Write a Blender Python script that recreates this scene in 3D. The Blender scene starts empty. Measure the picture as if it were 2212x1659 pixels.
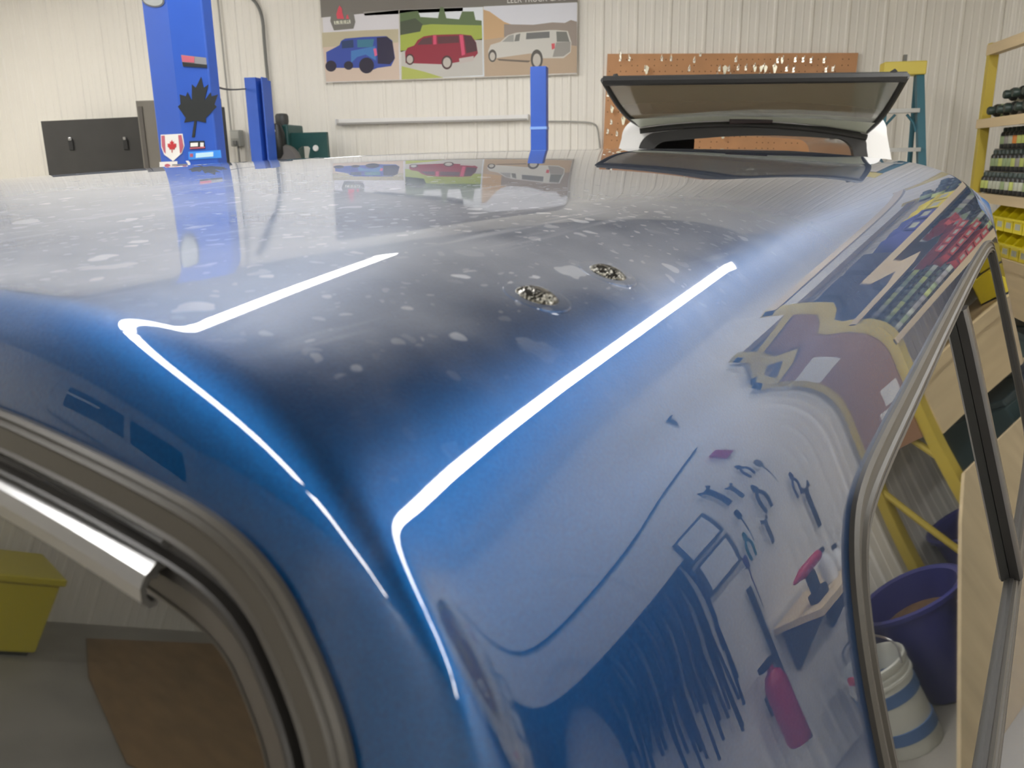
import bpy, bmesh, math, random
from mathutils import Vector, Matrix
random.seed(7)
R = math.radians
C = bpy.context.scene.collection
sc = bpy.context.scene

# ---------------------------------------------------------------- camera
EYE = 1.95
cam_d = bpy.data.cameras.new('camera')
cam_d.sensor_width = 36.0
cam_d.lens = 36.0 * 1790 / 2212
cam_d.clip_start = 0.02
cam = bpy.data.objects.new('camera', cam_d)
C.objects.link(cam)
cam.location = (0, 0, EYE)
YAW, PITCH, ROLL = 11.5, 15.0, -0.8
cam.rotation_euler = (Matrix.Rotation(R(YAW), 3, 'Z') @ Matrix.Rotation(R(90 - PITCH), 3, 'X') @ Matrix.Rotation(R(ROLL), 3, 'Z')).to_euler()
cam_d.dof.use_dof = True
cam_d.dof.focus_distance = 0.9
cam_d.dof.aperture_fstop = 18
sc.camera = cam

# ---------------------------------------------------------------- world, exposure
w = bpy.data.worlds.new('world')
sc.world = w
w.use_nodes = True
w.node_tree.nodes['Background'].inputs[0].default_value = (0.02, 0.025, 0.035, 1)
w.node_tree.nodes['Background'].inputs[1].default_value = 1.0
sc.view_settings.view_transform = 'Standard'
sc.view_settings.look = 'None'
sc.view_settings.exposure = 0.45
sc.view_settings.gamma = 1.0
sc.view_settings.use_curve_mapping = False
sc.cycles.use_denoising = True
sc.cycles.max_bounces = 10
sc.cycles.sample_clamp_indirect = 8
TUBE_STRENGTH = 30.0
# ROOM
XL, XR, YB, YF, ZC = -7.6, 2.6, 8.2, -4.2, 4.08

# ---------------------------------------------------------------- helpers
def tag(o, label=None, cat=None, group=None, kind=None):
    if label: o['label'] = label
    if cat: o['category'] = cat
    if group: o['group'] = group
    if kind: o['kind'] = kind
    return o

def empty(name, loc=(0, 0, 0), rz=0.0):
    o = bpy.data.objects.new(name, None)
    o.empty_display_size = 0.05
    C.objects.link(o)
    o.location = loc
    o.rotation_euler = (0, 0, rz)
    return o

class MB:
    def __init__(s):
        s.v, s.f = [], []
    def add(s, vs, fs):
        n = len(s.v)
        s.v += [tuple(p) for p in vs]
        s.f += [tuple(i + n for i in f) for f in fs]
        return s
    def box(s, x0, x1, y0, y1, z0, z1, M=None, taper=None):
        vs = [Vector((x, y, z)) for z in (z0, z1) for y in (y0, y1) for x in (x0, x1)]
        if taper:
            cx, cy = (x0 + x1) / 2, (y0 + y1) / 2
            for p in vs[4:]:
                p.x = cx + (p.x - cx) * taper
                p.y = cy + (p.y - cy) * taper
        if M: vs = [M @ p for p in vs]
        return s.add(vs, [(0, 2, 3, 1), (4, 5, 7, 6), (0, 1, 5, 4), (2, 6, 7, 3), (0, 4, 6, 2), (1, 3, 7, 5)])
    def tube(s, pts, r, n=8, cap=True, closed=False):
        pts = [Vector(p) for p in pts]
        m = len(pts)
        rr = r if isinstance(r, (list, tuple)) else [r] * m
        up = None
        rings = []
        for i, p in enumerate(pts):
            a = pts[i - 1] if (i > 0 or closed) else pts[i]
            b = pts[(i + 1) % m] if (i < m - 1 or closed) else pts[i]
            t = (b - a).normalized()
            if up is None:
                up = t.orthogonal().normalized()
            else:
                up = (up - t * up.dot(t)).normalized()
            q = t.cross(up)
            rings.append([p + (up * math.cos(2 * math.pi * k / n) + q * math.sin(2 * math.pi * k / n)) * rr[i] for k in range(n)])
        vs = [q for ring in rings for q in ring]
        fs = []
        for i in range(m if closed else m - 1):
            j = (i + 1) % m
            for k in range(n):
                l = (k + 1) % n
                fs.append((i * n + k, i * n + l, j * n + l, j * n + k))
        if cap and not closed:
            fs.append(tuple(range(n - 1, -1, -1)))
            fs.append(tuple((m - 1) * n + k for k in range(n)))
        return s.add(vs, fs)
    def lathe(s, prof, c=(0, 0, 0), n=20, M=None):
        vs, fs = [], []
        for r, z in prof:
            for k in range(n):
                a = 2 * math.pi * k / n
                p = Vector((c[0] + r * math.cos(a), c[1] + r * math.sin(a), c[2] + z))
                vs.append(M @ p if M else p)
        m = len(prof)
        for i in range(m - 1):
            for k in range(n):
                l = (k + 1) % n
                fs.append((i * n + k, i * n + l, (i + 1) * n + l, (i + 1) * n + k))
        fs.append(tuple(range(n - 1, -1, -1)))
        fs.append(tuple((m - 1) * n + k for k in range(n)))
        return s.add(vs, fs)
    def prism(s, poly, d0, d1, M=None):
        """outline in (x, z), extruded along y from d0 to d1"""
        n = len(poly)
        vs = [Vector((x, d0, z)) for x, z in poly] + [Vector((x, d1, z)) for x, z in poly]
        if M: vs = [M @ p for p in vs]
        fs = [tuple(range(n - 1, -1, -1)), tuple(range(n, 2 * n))]
        for i in range(n):
            j = (i + 1) % n
            fs.append((i, j, n + j, n + i))
        return s.add(vs, fs)
    def mesh(s, name, smooth=False, angle=None):
        me = bpy.data.meshes.new(name)
        me.from_pydata(s.v, [], s.f)
        bm = bmesh.new()
        bm.from_mesh(me)
        bmesh.ops.recalc_face_normals(bm, faces=bm.faces)
        bm.to_mesh(me)
        bm.free()
        if smooth:
            me.polygons.foreach_set('use_smooth', [True] * len(me.polygons))
            if angle is not None:
                try: me.set_sharp_from_angle(angle=R(angle))
                except Exception: pass
        me.update()
        return me
    def build(s, name, mat, parent=None, smooth=False, angle=40, bevel=0.0):
        me = s.mesh(name, smooth, angle)
        o = bpy.data.objects.new(name, me)
        C.objects.link(o)
        if mat: me.materials.append(mat)
        if parent: o.parent = parent
        if bevel:
            md = o.modifiers.new('bevel', 'BEVEL')
            md.width = bevel
            md.segments = 2
            md.limit_method = 'ANGLE'
            md.harden_normals = False
        return o

def obj_copy(o, parent=None):
    c = o.copy()
    C.objects.link(c)
    c.parent = parent
    for ch in [k for k in o.children]:
        obj_copy(ch, c)
    return c

def ng(name):
    m = bpy.data.materials.new(name)
    m.use_nodes = True
    nt = m.node_tree
    return m, nt, nt.nodes['Principled BSDF']

def mat(name, col, rough=0.5, metal=0.0, coat=0.0, noise=0.0, nscale=6.0, spec=0.5, ior=None, emit=None, es=0.0, bump=0.0, bscale=60.0, stretch=None):
    m, nt, b = ng(name)
    b.inputs['Base Color'].default_value = (*col, 1)
    b.inputs['Roughness'].default_value = rough
    b.inputs['Metallic'].default_value = metal
    b.inputs['Coat Weight'].default_value = coat
    b.inputs['Specular IOR Level'].default_value = spec
    if ior: b.inputs['IOR'].default_value = ior
    if emit:
        b.inputs['Emission Color'].default_value = (*emit, 1)
        b.inputs['Emission Strength'].default_value = es
    tc = None
    if noise or bump:
        tc = nt.nodes.new('ShaderNodeTexCoord')
        src = tc.outputs['Object']
        if stretch:
            mp = nt.nodes.new('ShaderNodeMapping')
            mp.inputs['Scale'].default_value = stretch
            nt.links.new(src, mp.inputs['Vector'])
            src = mp.outputs['Vector']
    if noise:
        nz = nt.nodes.new('ShaderNodeTexNoise')
        nz.inputs['Scale'].default_value = nscale
        nz.inputs['Detail'].default_value = 6
        nt.links.new(src, nz.inputs['Vector'])
        mx = nt.nodes.new('ShaderNodeMix')
        mx.data_type = 'RGBA'
        mx.inputs[6].default_value = (*[c * (1 - noise) for c in col], 1)
        mx.inputs[7].default_value = (*[min(1, c * (1 + noise * 0.6)) for c in col], 1)
        nt.links.new(nz.outputs['Fac'], mx.inputs[0])
        nt.links.new(mx.outputs[2], b.inputs['Base Color'])
    if bump:
        nb = nt.nodes.new('ShaderNodeTexNoise')
        nb.inputs['Scale'].default_value = bscale
        nb.inputs['Detail'].default_value = 4
        nt.links.new(src, nb.inputs['Vector'])
        bp = nt.nodes.new('ShaderNodeBump')
        bp.inputs['Strength'].default_value = bump
        bp.inputs['Distance'].default_value = 0.01
        nt.links.new(nb.outputs['Fac'], bp.inputs['Height'])
        nt.links.new(bp.outputs['Normal'], b.inputs['Normal'])
    return m

M = {}
M['wall'] = mat('white_liner_panel', (0.90, 0.865, 0.79), 0.45, noise=0.04, nscale=2)
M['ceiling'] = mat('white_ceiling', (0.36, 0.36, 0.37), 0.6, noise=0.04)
M['floor'] = mat('concrete', (0.36, 0.34, 0.30), 0.55, noise=0.35, nscale=2.2, bump=0.15)
M['tube'] = mat('lit_tube', (1, 1, 1), 0.4, emit=(1.0, 0.985, 0.95), es=TUBE_STRENGTH)
M['tube_dim'] = mat('dimmer_lit_tube', (1, 1, 1), 0.4, emit=(1.0, 0.985, 0.95), es=TUBE_STRENGTH * 0.8)
M['fixture'] = mat('white_enamel', (0.8, 0.8, 0.8), 0.4)
M['blue_post'] = mat('blue_enamel', (0.028, 0.105, 0.52), 0.4, noise=0.08)
M['rubber'] = mat('black_rubber', (0.012, 0.012, 0.012), 0.5)

# ---------------------------------------------------------------- room
def ribbed_panel(x0, x1, z0, z1, pitch=0.1524, depth=0.009):
    """steel liner profile in (u, d), extruded in z"""
    prof = []
    n = int((x1 - x0) / pitch) + 1
    for i in range(n):
        x = x0 + i * pitch
        hi = depth if i % 2 == 0 else depth * 0.45
        for dx, d in ((0, 0), (0.012, hi), (0.030, hi), (0.042, 0), (0.086, 0), (0.090, 0.003), (0.100, 0.003), (0.104, 0)):
            if x + dx <= x1: prof.append((x + dx, d))
    prof.append((x1, 0))
    vs = [(u, d, z0) for u, d in prof] + [(u, d, z1) for u, d in prof]
    k = len(prof)
    return vs, [(i, i + 1, k + i + 1, k + i) for i in range(k - 1)]

def wall(name, p0, rz, length):
    mb = MB()
    vs, fs = ribbed_panel(0, length, 0, ZC)
    mb.add(vs, fs)
    mb.box(0, length, -0.12, -0.001, 0, ZC)
    o = mb.build(name, M['wall'])
    o.location = p0
    o.rotation_euler = (0, 0, rz)
    return tag(o, kind='structure')

wall('wall_back', (XR, YB, 0), R(180), XR - XL)
wall('wall_right', (XR, YF, 0), R(90), YB - YF)
wall('wall_left', (XL, YB, 0), R(-90), YB - YF)
wall('wall_front', (XL, YF, 0), 0, XR - XL)
tag(MB().box(XL, XR, YF, YB, -0.15, 0).build('floor', M['floor']), kind='structure')
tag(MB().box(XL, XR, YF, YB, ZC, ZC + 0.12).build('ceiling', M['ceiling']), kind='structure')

# ---------------------------------------------------------------- ceiling lights
def strip_light(x, y0, y1, label, z=ZC - 0.01):
    y, length = (y0 + y1) / 2, y1 - y0
    t = empty('strip_light', (x, y, z))
    tag(t, label, 'ceiling light', 'fluorescent strip lights under the ceiling')
    h = length / 2
    MB().prism([(-0.14, 0), (0.14, 0), (0.12, -0.045), (-0.12, -0.045)], -h, h).build('housing', M['fixture'], t)
    if z < ZC - 0.1:
        for s in (-1, 1): MB().tube([(0, s * h * 0.8, 0), (0, s * h * 0.8, ZC - z)], 0.006, 6).build('hanger', M['fixture'], t)
    n = 9
    pr = [(0.10 * math.cos(math.pi * k / n), -0.046 - 0.045 * math.sin(math.pi * k / n)) for k in range(n + 1)]
    MB().prism(pr, -h + 0.02, h - 0.02).build('lit_lens', M['tube_dim' if z < ZC - 0.1 else 'tube'], t)
    for s in (-1, 1): MB().box(-0.12, 0.12, s * h - 0.012, s * h + 0.012, -0.1, 0).build('end_cap', M['fixture'], t)
    return t
for x, nm, k, zl in ((-2.08, 'middle', 1.0, ZC - 0.01), (1.60, 'right', 0.727, 3.47)):
    for (y0, y1), wh in (((1.05, 6.35), 'far'), ((-1.95, 0.95), 'middle'), ((-4.0, -2.1), 'near')):
        strip_light(x, y0 * k, y1 * k, z=zl, label='white fluorescent strip light, %s one of the %s ceiling row' % (wh, nm))
for (y0, y1), wh in (((1.0, 6.4), 'far'),):  # lamp added out of view to brighten the left wall
    strip_light(-6.6, y0, y1, 'added unseen strip light brightening the left wall')

# ---------------------------------------------------------------- blue truck cap
PHI = math.degrees(0.3583)
_vx, _vy = -0.0224, 0.1895
CAP_X = _vx * math.cos(R(YAW)) - _vy * math.sin(R(YAW))
CAP_Y = _vx * math.sin(R(YAW)) + _vy * math.cos(R(YAW))
CAP_Z = EYE - 0.0456
CL, CW = 2.20, 1.48
KS, KR = 0.3988, 0.3103        # outward lean of the sides and of the rear face just under the edge
KS1, LAMS, KR1, LAMR = 0.2981, 0.0376, 0.3392, 0.0218   # lean further down
T1R, T2R, T1S, T2S = 0.0169, 0.0292, 0.0635, 0.0922     # reach of the rounded roof edge
CROWN, SAG = 0.0678, -0.0074
DROP = 0.66

def ramp(x):
    x = max(0.0, min(1.0, x))
    return x * x * (3 - 2 * x)

def soft(x):
    return x if x < 0.965 else 0.965 + 0.035 * math.tanh((x - 0.965) / 0.035)

def crown(a, b):
    u = soft(abs((b - CW / 2) / (CW / 2)))
    v = (a - CL * 0.95) / (CL * 0.95) if a < CL * 0.95 else (a - CL * 0.95) / (CL * 0.05)
    v = soft(abs(v))
    t = max(0.0, min(1.0, a / CL))
    bb = max(min(b, CW - b), 0.0)
    ex = 0.0405 * max(0.0, 1 - bb / 0.176) ** 2
    return CROWN * (1 - u ** 2.0295) * (1 - v ** 3.5475) - SAG * t * t - ex

def arc_pt(T1, T2, k, t):
    n = math.hypot(k, 1)
    return -T1 * (1 - t) ** 2 + T2 * k / n * t * t, T2 / n * t * t   # offset outward, drop

CORNER, GROW = 0.0238, 0.2259
NSTR_R, NSTR_S, NARC = 150, 170, 20
def cap_ring(o_r, o_s, d_r, d_s, rc):
    """one closed ring: rear edge, right side, front, left side. returns (a, b, drop)"""
    a0, a1, b0, b1 = -o_r, CL + o_r * 0.6, -o_s, CW + o_s
    rc = min(rc, (a1 - a0) / 2 - 1e-3, (b1 - b0) / 2 - 1e-3)
    out = []
    def arc(ca, cb, t0, t1):
        for i in range(NARC + 1):
            t = R(t0 + (t1 - t0) * i / NARC)
            na, nb = math.cos(t), math.sin(t)
            wr = na * na
            out.append((ca + rc * na, cb + rc * nb, d_r * wr + d_s * (1 - wr)))
    def line(p, q, n, d):
        for i in range(1, n):
            f = i / n
            out.append((p[0] + (q[0] - p[0]) * f, p[1] + (q[1] - p[1]) * f, d))
    arc(a0 + rc, b0 + rc, 180, 270)                       # near corner: rear to right side
    line((a0 + rc, b0), (a1 - rc, b0), NSTR_S, d_s)
    arc(a1 - rc, b0 + rc, 270, 360)
    line((a1, b0 + rc), (a1, b1 - rc), NSTR_R, d_r)
    arc(a1 - rc, b1 - rc, 0, 90)
    line((a1 - rc, b1), (a0 + rc, b1), NSTR_S, d_s)
    arc(a0 + rc, b1 - rc, 90, 180)
    line((a0, b1 - rc), (a0, b0 + rc), NSTR_R, d_r)
    return out

def cap_levels():
    lv = []
    inner = CW / 2 - 0.004
    NI = 46
    for i in range(NI):
        f = (1 - i / NI) ** 1.5
        o_s = -(T1S + (inner - T1S) * f)
        lv.append((-(T1R + (inner - T1R) * f), o_s, 0, 0, CORNER + GROW * max(0, -o_s)))
    NA = 30
    for i in range(NA + 1):
        o_r, d_r = arc_pt(T1R, T2R, KR, i / NA)
        o_s, d_s = arc_pt(T1S, T2S, KS, i / NA)
        lv.append((o_r, o_s, d_r, d_s, CORNER + GROW * max(0, -o_s)))
    e_r, e_s = lv[-1][2], lv[-1][3]
    ND = 90
    for i in range(1, ND + 1):
        f = (i / ND) ** 1.3
        d_r, d_s = e_r + (DROP - e_r) * f, e_s + (DROP - e_s) * f
        o_r = KR * e_r + KR1 * (d_r - e_r) + (KR - KR1) * LAMR * (1 - math.exp(-(d_r - e_r) / LAMR))
        o_s = KS * e_s + KS1 * (d_s - e_s) + (KS - KS1) * LAMS * (1 - math.exp(-(d_s - e_s) / LAMS))
        lv.append((o_r, o_s, d_r, d_s, CORNER + 0.020 * ramp(f * 5)))
    return lv

def cap_z(a, b, d):
    return crown(a, b) - d

def cap_rows():
    rows = []
    for L_ in cap_levels():
        rows.append([Vector((a, b, cap_z(a, b, d))) for a, b, d in cap_ring(*L_)])
    # fair the rear corners, where the tight rear edge runs into the softer side edge
    n = len(rows[0])
    flat = [[p.copy() for p in r] for r in rows]
    wt = []
    for r in rows:
        w = []
        for p in r:
            q = 0.0
            for cb in (0.0, CW):
                q = max(q, ramp(1.25 - math.hypot(p.x - 0.0, p.y - cb, (p.z + 0.08) * 0.55) / 0.10))
            w.append(q)
        wt.append(w)
    act = [(i, k) for i in range(2, len(rows) - 1) for k in range(n) if wt[i][k] > 0]
    for it in range(60):
        new = []
        for i, k in act:
            l, m_ = (k + 1) % n, (k - 1) % n
            avg = (flat[i][l] + flat[i][m_] + flat[i - 1][k] + flat[i + 1][k]) * 0.25
            new.append(flat[i][k].lerp(avg, 0.5 * wt[i][k]))
        for (i, k), p in zip(act, new):
            flat[i][k] = p
    return flat

CAP_ROWS = cap_rows()
def build_shell(skip=None):
    vs = [p for r in CAP_ROWS for p in r]
    fs = []
    n = len(CAP_ROWS[0])
    for i in range(len(CAP_ROWS) - 1):
        for k in range(n):
            l = (k + 1) % n
            f = (i * n + k, (i + 1) * n + k, (i + 1) * n + l, i * n + l)
            if skip and skip((vs[f[0]] + vs[f[1]] + vs[f[2]] + vs[f[3]]) * 0.25): continue
            fs.append(f)
    fs.append(tuple(range(n)))
    return MB().add(vs, fs)

cap = empty('truck_cap', (CAP_X, CAP_Y, CAP_Z), R(90) - R(PHI))
tag(cap, 'glossy metallic blue truck cap in the foreground with dusty roof', 'truck cap')

def paint_material():
    m, nt, b = ng('blue_metallic_paint')
    N, L = nt.nodes, nt.links
    b.inputs['Metallic'].default_value = 1.0
    b.inputs['Roughness'].default_value = 0.44
    b.inputs['Coat Weight'].default_value = 1.0
    b.inputs['Coat Roughness'].default_value = 0.012
    b.inputs['Coat IOR'].default_value = 1.50
    tc = N.new('ShaderNodeTexCoord')
    # metal flake
    fl = N.new('ShaderNodeTexNoise'); fl.inputs['Scale'].default_value = 900; fl.inputs['Detail'].default_value = 2
    L.new(tc.outputs['Object'], fl.inputs['Vector'])
    base = N.new('ShaderNodeMix'); base.data_type = 'RGBA'
    base.inputs[6].default_value = (0.0010, 0.027, 0.098, 1)
    base.inputs[7].default_value = (0.003, 0.066, 0.205, 1)
    L.new(fl.outputs['Fac'], base.inputs[0])
    bp = N.new('ShaderNodeBump'); bp.inputs['Strength'].default_value = 0.10; bp.inputs['Distance'].default_value = 0.002
    L.new(fl.outputs['Fac'], bp.inputs['Height'])
    L.new(bp.outputs['Normal'], b.inputs['Normal'])
    # dust and dried water spots on the roof panel only
    sep = N.new('ShaderNodeSeparateXYZ'); L.new(tc.outputs['Object'], sep.inputs[0])
    def mrange(src, a, c):
        r = N.new('ShaderNodeMapRange'); r.inputs[1].default_value = a; r.inputs[2].default_value = c
        r.interpolation_type = 'SMOOTHSTEP'
        L.new(src, r.inputs[0]); return r.outputs[0]
    def math_(op, p, q):
        n = N.new('ShaderNodeMath'); n.operation = op
        for i, s_ in enumerate((p, q)):
            if isinstance(s_, (int, float)): n.inputs[i].default_value = s_
            else: L.new(s_, n.inputs[i])
        return n.outputs[0]
    n2 = N.new('ShaderNodeTexNoise'); n2.inputs['Scale'].default_value = 5.5; n2.inputs['Detail'].default_value = 5
    L.new(tc.outputs['Object'], n2.inputs['Vector'])
    wob = math_('MULTIPLY', math_('SUBTRACT', n2.outputs['Fac'], 0.5), 0.16)
    xx = math_('ADD', sep.outputs['X'], wob); yy = math_('ADD', sep.outputs['Y'], wob)
    area = math_('MULTIPLY', mrange(xx, 0.0, 0.05), mrange(yy, 0.015, 0.075))
    area = math_('MULTIPLY', area, mrange(yy, 1.10, 0.45))
    area = math_('MULTIPLY', area, mrange(xx, 0.75, 0.28))
    film = math_('MULTIPLY', math_('MULTIPLY', area, mrange(n2.outputs['Fac'], 0.15, 0.75)), 0.24)
    out = film
    warp = N.new('ShaderNodeMapping'); warp.inputs['Scale'].default_value = (0.75, 1.0, 0.0)
    wn = N.new('ShaderNodeTexNoise'); wn.inputs['Scale'].default_value = 45; L.new(tc.outputs['Object'], wn.inputs['Vector'])
    vadd = N.new('ShaderNodeVectorMath'); vadd.operation = 'MULTIPLY_ADD'
    vadd.inputs[1].default_value = (0.022, 0.022, 0.0)
    L.new(wn.outputs['Color'], vadd.inputs[0]); L.new(tc.outputs['Object'], vadd.inputs[2])
    L.new(vadd.outputs[0], warp.inputs['Vector'])
    for scale, thr, keep, amt in ((34, 0.30, 0.72, 0.22), (58, 0.34, 0.45, 0.26), (110, 0.40, 0.25, 0.26), (210, 0.42, 0.25, 0.22)):
        v = N.new('ShaderNodeTexVoronoi'); v.inputs['Scale'].default_value = scale; v.inputs['Randomness'].default_value = 1.0
        L.new(warp.outputs['Vector'], v.inputs['Vector'])
        vs = N.new('ShaderNodeSeparateColor'); L.new(v.outputs['Color'], vs.inputs[0])
        size = math_('MULTIPLY', mrange(vs.outputs[0], keep, 1.0), thr)
        spot = math_('LESS_THAN', v.outputs['Distance'], size)
        out = math_('MAXIMUM', out, math_('MULTIPLY', math_('MULTIPLY', spot, area), math_('MULTIPLY', vs.outputs[1], amt * 1.5)))
    # wipe streaks
    st = N.new('ShaderNodeMapping'); st.inputs['Scale'].default_value = (3.0, 42.0, 1.0); st.inputs['Rotation'].default_value = (0, 0, 0.9)
    L.new(tc.outputs['Object'], st.inputs['Vector'])
    sn = N.new('ShaderNodeTexNoise'); sn.inputs['Scale'].default_value = 1.6; sn.inputs['Detail'].default_value = 3
    L.new(st.outputs['Vector'], sn.inputs['Vector'])
    out = math_('ADD', out, math_('MULTIPLY', math_('MULTIPLY', mrange(sn.outputs['Fac'], 0.58, 0.72), area), 0.10))
    dust = N.new('ShaderNodeBsdfDiffuse'); dust.inputs['Color'].default_value = (0.62, 0.63, 0.66, 1)
    mx = N.new('ShaderNodeMixShader')
    L.new(out, mx.inputs[0]); L.new(b.outputs[0], mx.inputs[1]); L.new(dust.outputs[0], mx.inputs[2])
    L.new(base.outputs[2], b.inputs['Base Color'])
    L.new(mx.outputs[0], N['Material Output'].inputs['Surface'])
    return m
M['paint'] = paint_material()

def tinted_glass(name, ior, tint):
    m, nt, b = ng(name)
    b.inputs['Base Color'].default_value = (*tint, 1)
    b.inputs['Roughness'].default_value = 0.02
    b.inputs['IOR'].default_value = ior
    return m
M['dark_glass'] = tinted_glass('dark_tinted_glass', 2.05, (0.012, 0.013, 0.012))
M['grey_plastic'] = mat('grey_plastic_frame', (0.052, 0.047, 0.039), 0.42, spec=0.25, noise=0.06, nscale=30)
M['dark_seal'] = mat('dark_seal_rubber', (0.022, 0.020, 0.018), 0.42)
M['aluminium'] = mat('aluminium', (0.42, 0.42, 0.42), 0.30, metal=1.0, noise=0.05, nscale=40)
HOLES = [(0.170, 0.066, 0.80), (0.245, 0.067, 0.80)]

from mathutils.bvhtree import BVHTree
_sh = build_shell()
CAP_BVH = BVHTree.FromPolygons([Vector(p) for p in _sh.v], [f for f in _sh.f if len(f) == 4])
def _avg(hit_fn, u, z):
    P, n = hit_fn(u, z)
    acc = n.copy()
    for du, dz in ((0.004, 0), (-0.004, 0), (0, 0.004), (0, -0.004)):
        q = hit_fn(u + du, z + dz)
        if q: acc += q[1]
    return P, acc.normalized()
def _side(a, z):
    h = CAP_BVH.ray_cast(Vector((a, -1, z)), Vector((0, 1, 0)))
    return (h[0], h[1] if h[1].y < 0 else -h[1]) if h[0] else None
def _rear(b, z):
    h = CAP_BVH.ray_cast(Vector((-1, b, z)), Vector((1, 0, 0)))
    return (h[0], h[1] if h[1].x < 0 else -h[1]) if h[0] else None
side_pt = lambda a, z: _avg(_side, a, z)
rear_pt = lambda b, z: _avg(_rear, b, z)

def smooth_loop(pts, n=2):
    for _ in range(n):
        q = []
        for i in range(len(pts)):
            p, r = pts[i], pts[(i + 1) % len(pts)]
            q.append((p[0] * 0.75 + r[0] * 0.25, p[1] * 0.75 + r[1] * 0.25))
            q.append((p[0] * 0.25 + r[0] * 0.75, p[1] * 0.25 + r[1] * 0.75))
        pts = q
    return pts
def resample(pts, step, closed=True):
    out, P = [], pts + ([pts[0]] if closed else [])
    for i in range(len(P) - 1):
        d = math.hypot(P[i + 1][0] - P[i][0], P[i + 1][1] - P[i][1])
        k = max(1, int(math.ceil(d / step)))
        for j in range(k):
            f = j / k
            out.append((P[i][0] + (P[i + 1][0] - P[i][0]) * f, P[i][1] + (P[i + 1][1] - P[i][1]) * f))
    if not closed: out.append(P[-1])
    return out
def inset(pts, d):
    """pts closed; returns loop moved inward by d"""
    n = len(pts)
    area = sum(pts[i][0] * pts[(i + 1) % n][1] - pts[(i + 1) % n][0] * pts[i][1] for i in range(n))
    s = 1 if area > 0 else -1
    out = []
    for i in range(n):
        a, c = pts[i - 1], pts[(i + 1) % n]
        tx, ty = c[0] - a[0], c[1] - a[1]
        l = math.hypot(tx, ty) or 1
        out.append((pts[i][0] - s * ty / l * d, pts[i][1] + s * tx / l * d))
    return out
def inside(poly, x, y):
    c, n = False, len(poly)
    for i in range(n):
        x1, y1 = poly[i]; x2, y2 = poly[i - 1]
        if (y1 > y) != (y2 > y) and x < (x2 - x1) * (y - y1) / (y2 - y1) + x1: c = not c
    return c
def sweep(outline, surf, prof, name, m, parent, lift=None):
    loops = []
    for i, nrm in prof:
        lp = inset(outline, i) if i else outline
        row = []
        for u, z in lp:
            P, N_ = surf(u, z)
            row.append(P + N_ * nrm)
        loops.append(row)
    n = len(outline)
    vs = [p for r in loops for p in r]
    fs = [(j * n + k, j * n + (k + 1) % n, (j + 1) * n + (k + 1) % n, (j + 1) * n + k) for j in range(len(prof) - 1) for k in range(n)]
    return MB().add(vs, fs).build(name, m, parent, smooth=True, angle=32)

# --- openings
half = [(0.74, -0.026), (0.45, -0.0285), (0.26, -0.031), (0.174, -0.034), (0.133, -0.038), (0.098, -0.043), (0.063, -0.050), (0.041, -0.061), (0.026, -0.076),
        (0.015, -0.090), (0.009, -0.101), (0.002, -0.120), (-0.004, -0.150), (-0.010, -0.21), (-0.018, -0.32), (-0.026, -0.48), (-0.026, -0.56), (0.0, -0.60), (0.05, -0.612), (0.4, -0.616), (0.74, -0.618)]
REAR = half + [(1.48 - b, z) for b, z in reversed(half[1:-1])]
REAR = resample(smooth_loop(REAR, 2), 0.012)
SIDE = [(1.95, -0.128), (1.58, -0.1275), (0.966, -0.138), (0.626, -0.146), (0.434, -0.150), (0.367, -0.156), (0.338, -0.167), (0.316, -0.185), (0.300, -0.212),
        (0.290, -0.245), (0.285, -0.30), (0.283, -0.40), (0.290, -0.452), (0.33, -0.478), (0.60, -0.500), (1.16, -0.545), (1.88, -0.596), (1.985, -0.575), (2.005, -0.53), (1.99, -0.16)]
SIDE = resample(smooth_loop(SIDE, 2), 0.012)
_rh, _sh2 = inset(REAR, 0.0065), inset(SIDE, 0.009)
def hole(c):
    if c.z > -0.02: return False
    if c.x < 0.0 and -0.2 < c.y < CW + 0.2 and abs(c.y - CW / 2) < CW / 2 + 0.05 and inside(_rh, c.y, c.z): return True
    if c.y < 0.0 and inside(_sh2, c.x, c.z): return True
    return False
build_shell(hole).build('shell', M['paint'], cap, smooth=True, angle=180)

# --- rear door: grey flange, dark seal, glass, hinge rail
sweep(REAR, rear_pt, [(-0.0012, -0.002), (-0.0012, 0.0028), (0.0002, 0.0042), (0.0012, 0.0030), (0.0018, 0.0034), (0.0028, 0.0046), (0.0038, 0.0034), (0.0100, 0.0026), (0.0112, 0.0036), (0.0120, 0.0022), (0.0124, -0.012)], 'door_frame', M['grey_plastic'], cap)
sweep(REAR, rear_pt, [(0.0122, -0.010), (0.0126, -0.0035), (0.0170, -0.0035), (0.0178, 0.0000), (0.0188, 0.0008), (0.0198, -0.0008), (0.0206, -0.0045), (0.0250, -0.0050), (0.0256, -0.014)], 'door_seal', M['dark_seal'], cap)
def plane_glass(u, z):
    # the glass stands a little steeper than the body around it
    P, N_ = rear_pt(u, max(z, -0.60))
    return Vector((-0.0045 - 0.232 * (-z - 0.05) + 0.002, u, z)), Vector((-1, 0, 0.232)).normalized()
g = inset(REAR, 0.0240)
MB().add([plane_glass(u, z)[0] for u, z in g], [tuple(range(len(g)))]).build('rear_glass', M['dark_glass'], cap)
M['frit'] = mat('grey_glass_border', (0.060, 0.055, 0.048), 0.25)
sweep(REAR, plane_glass, [(0.0245, 0.0006), (0.0385, 0.0006)], 'glass_border', M['frit'], cap)
sweep(REAR, plane_glass, [(0.0384, 0.0004), (0.0385, 0.0012), (0.0392, 0.0012), (0.0393, 0.0002)], 'glass_trim', M['grey_plastic'], cap)
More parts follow.
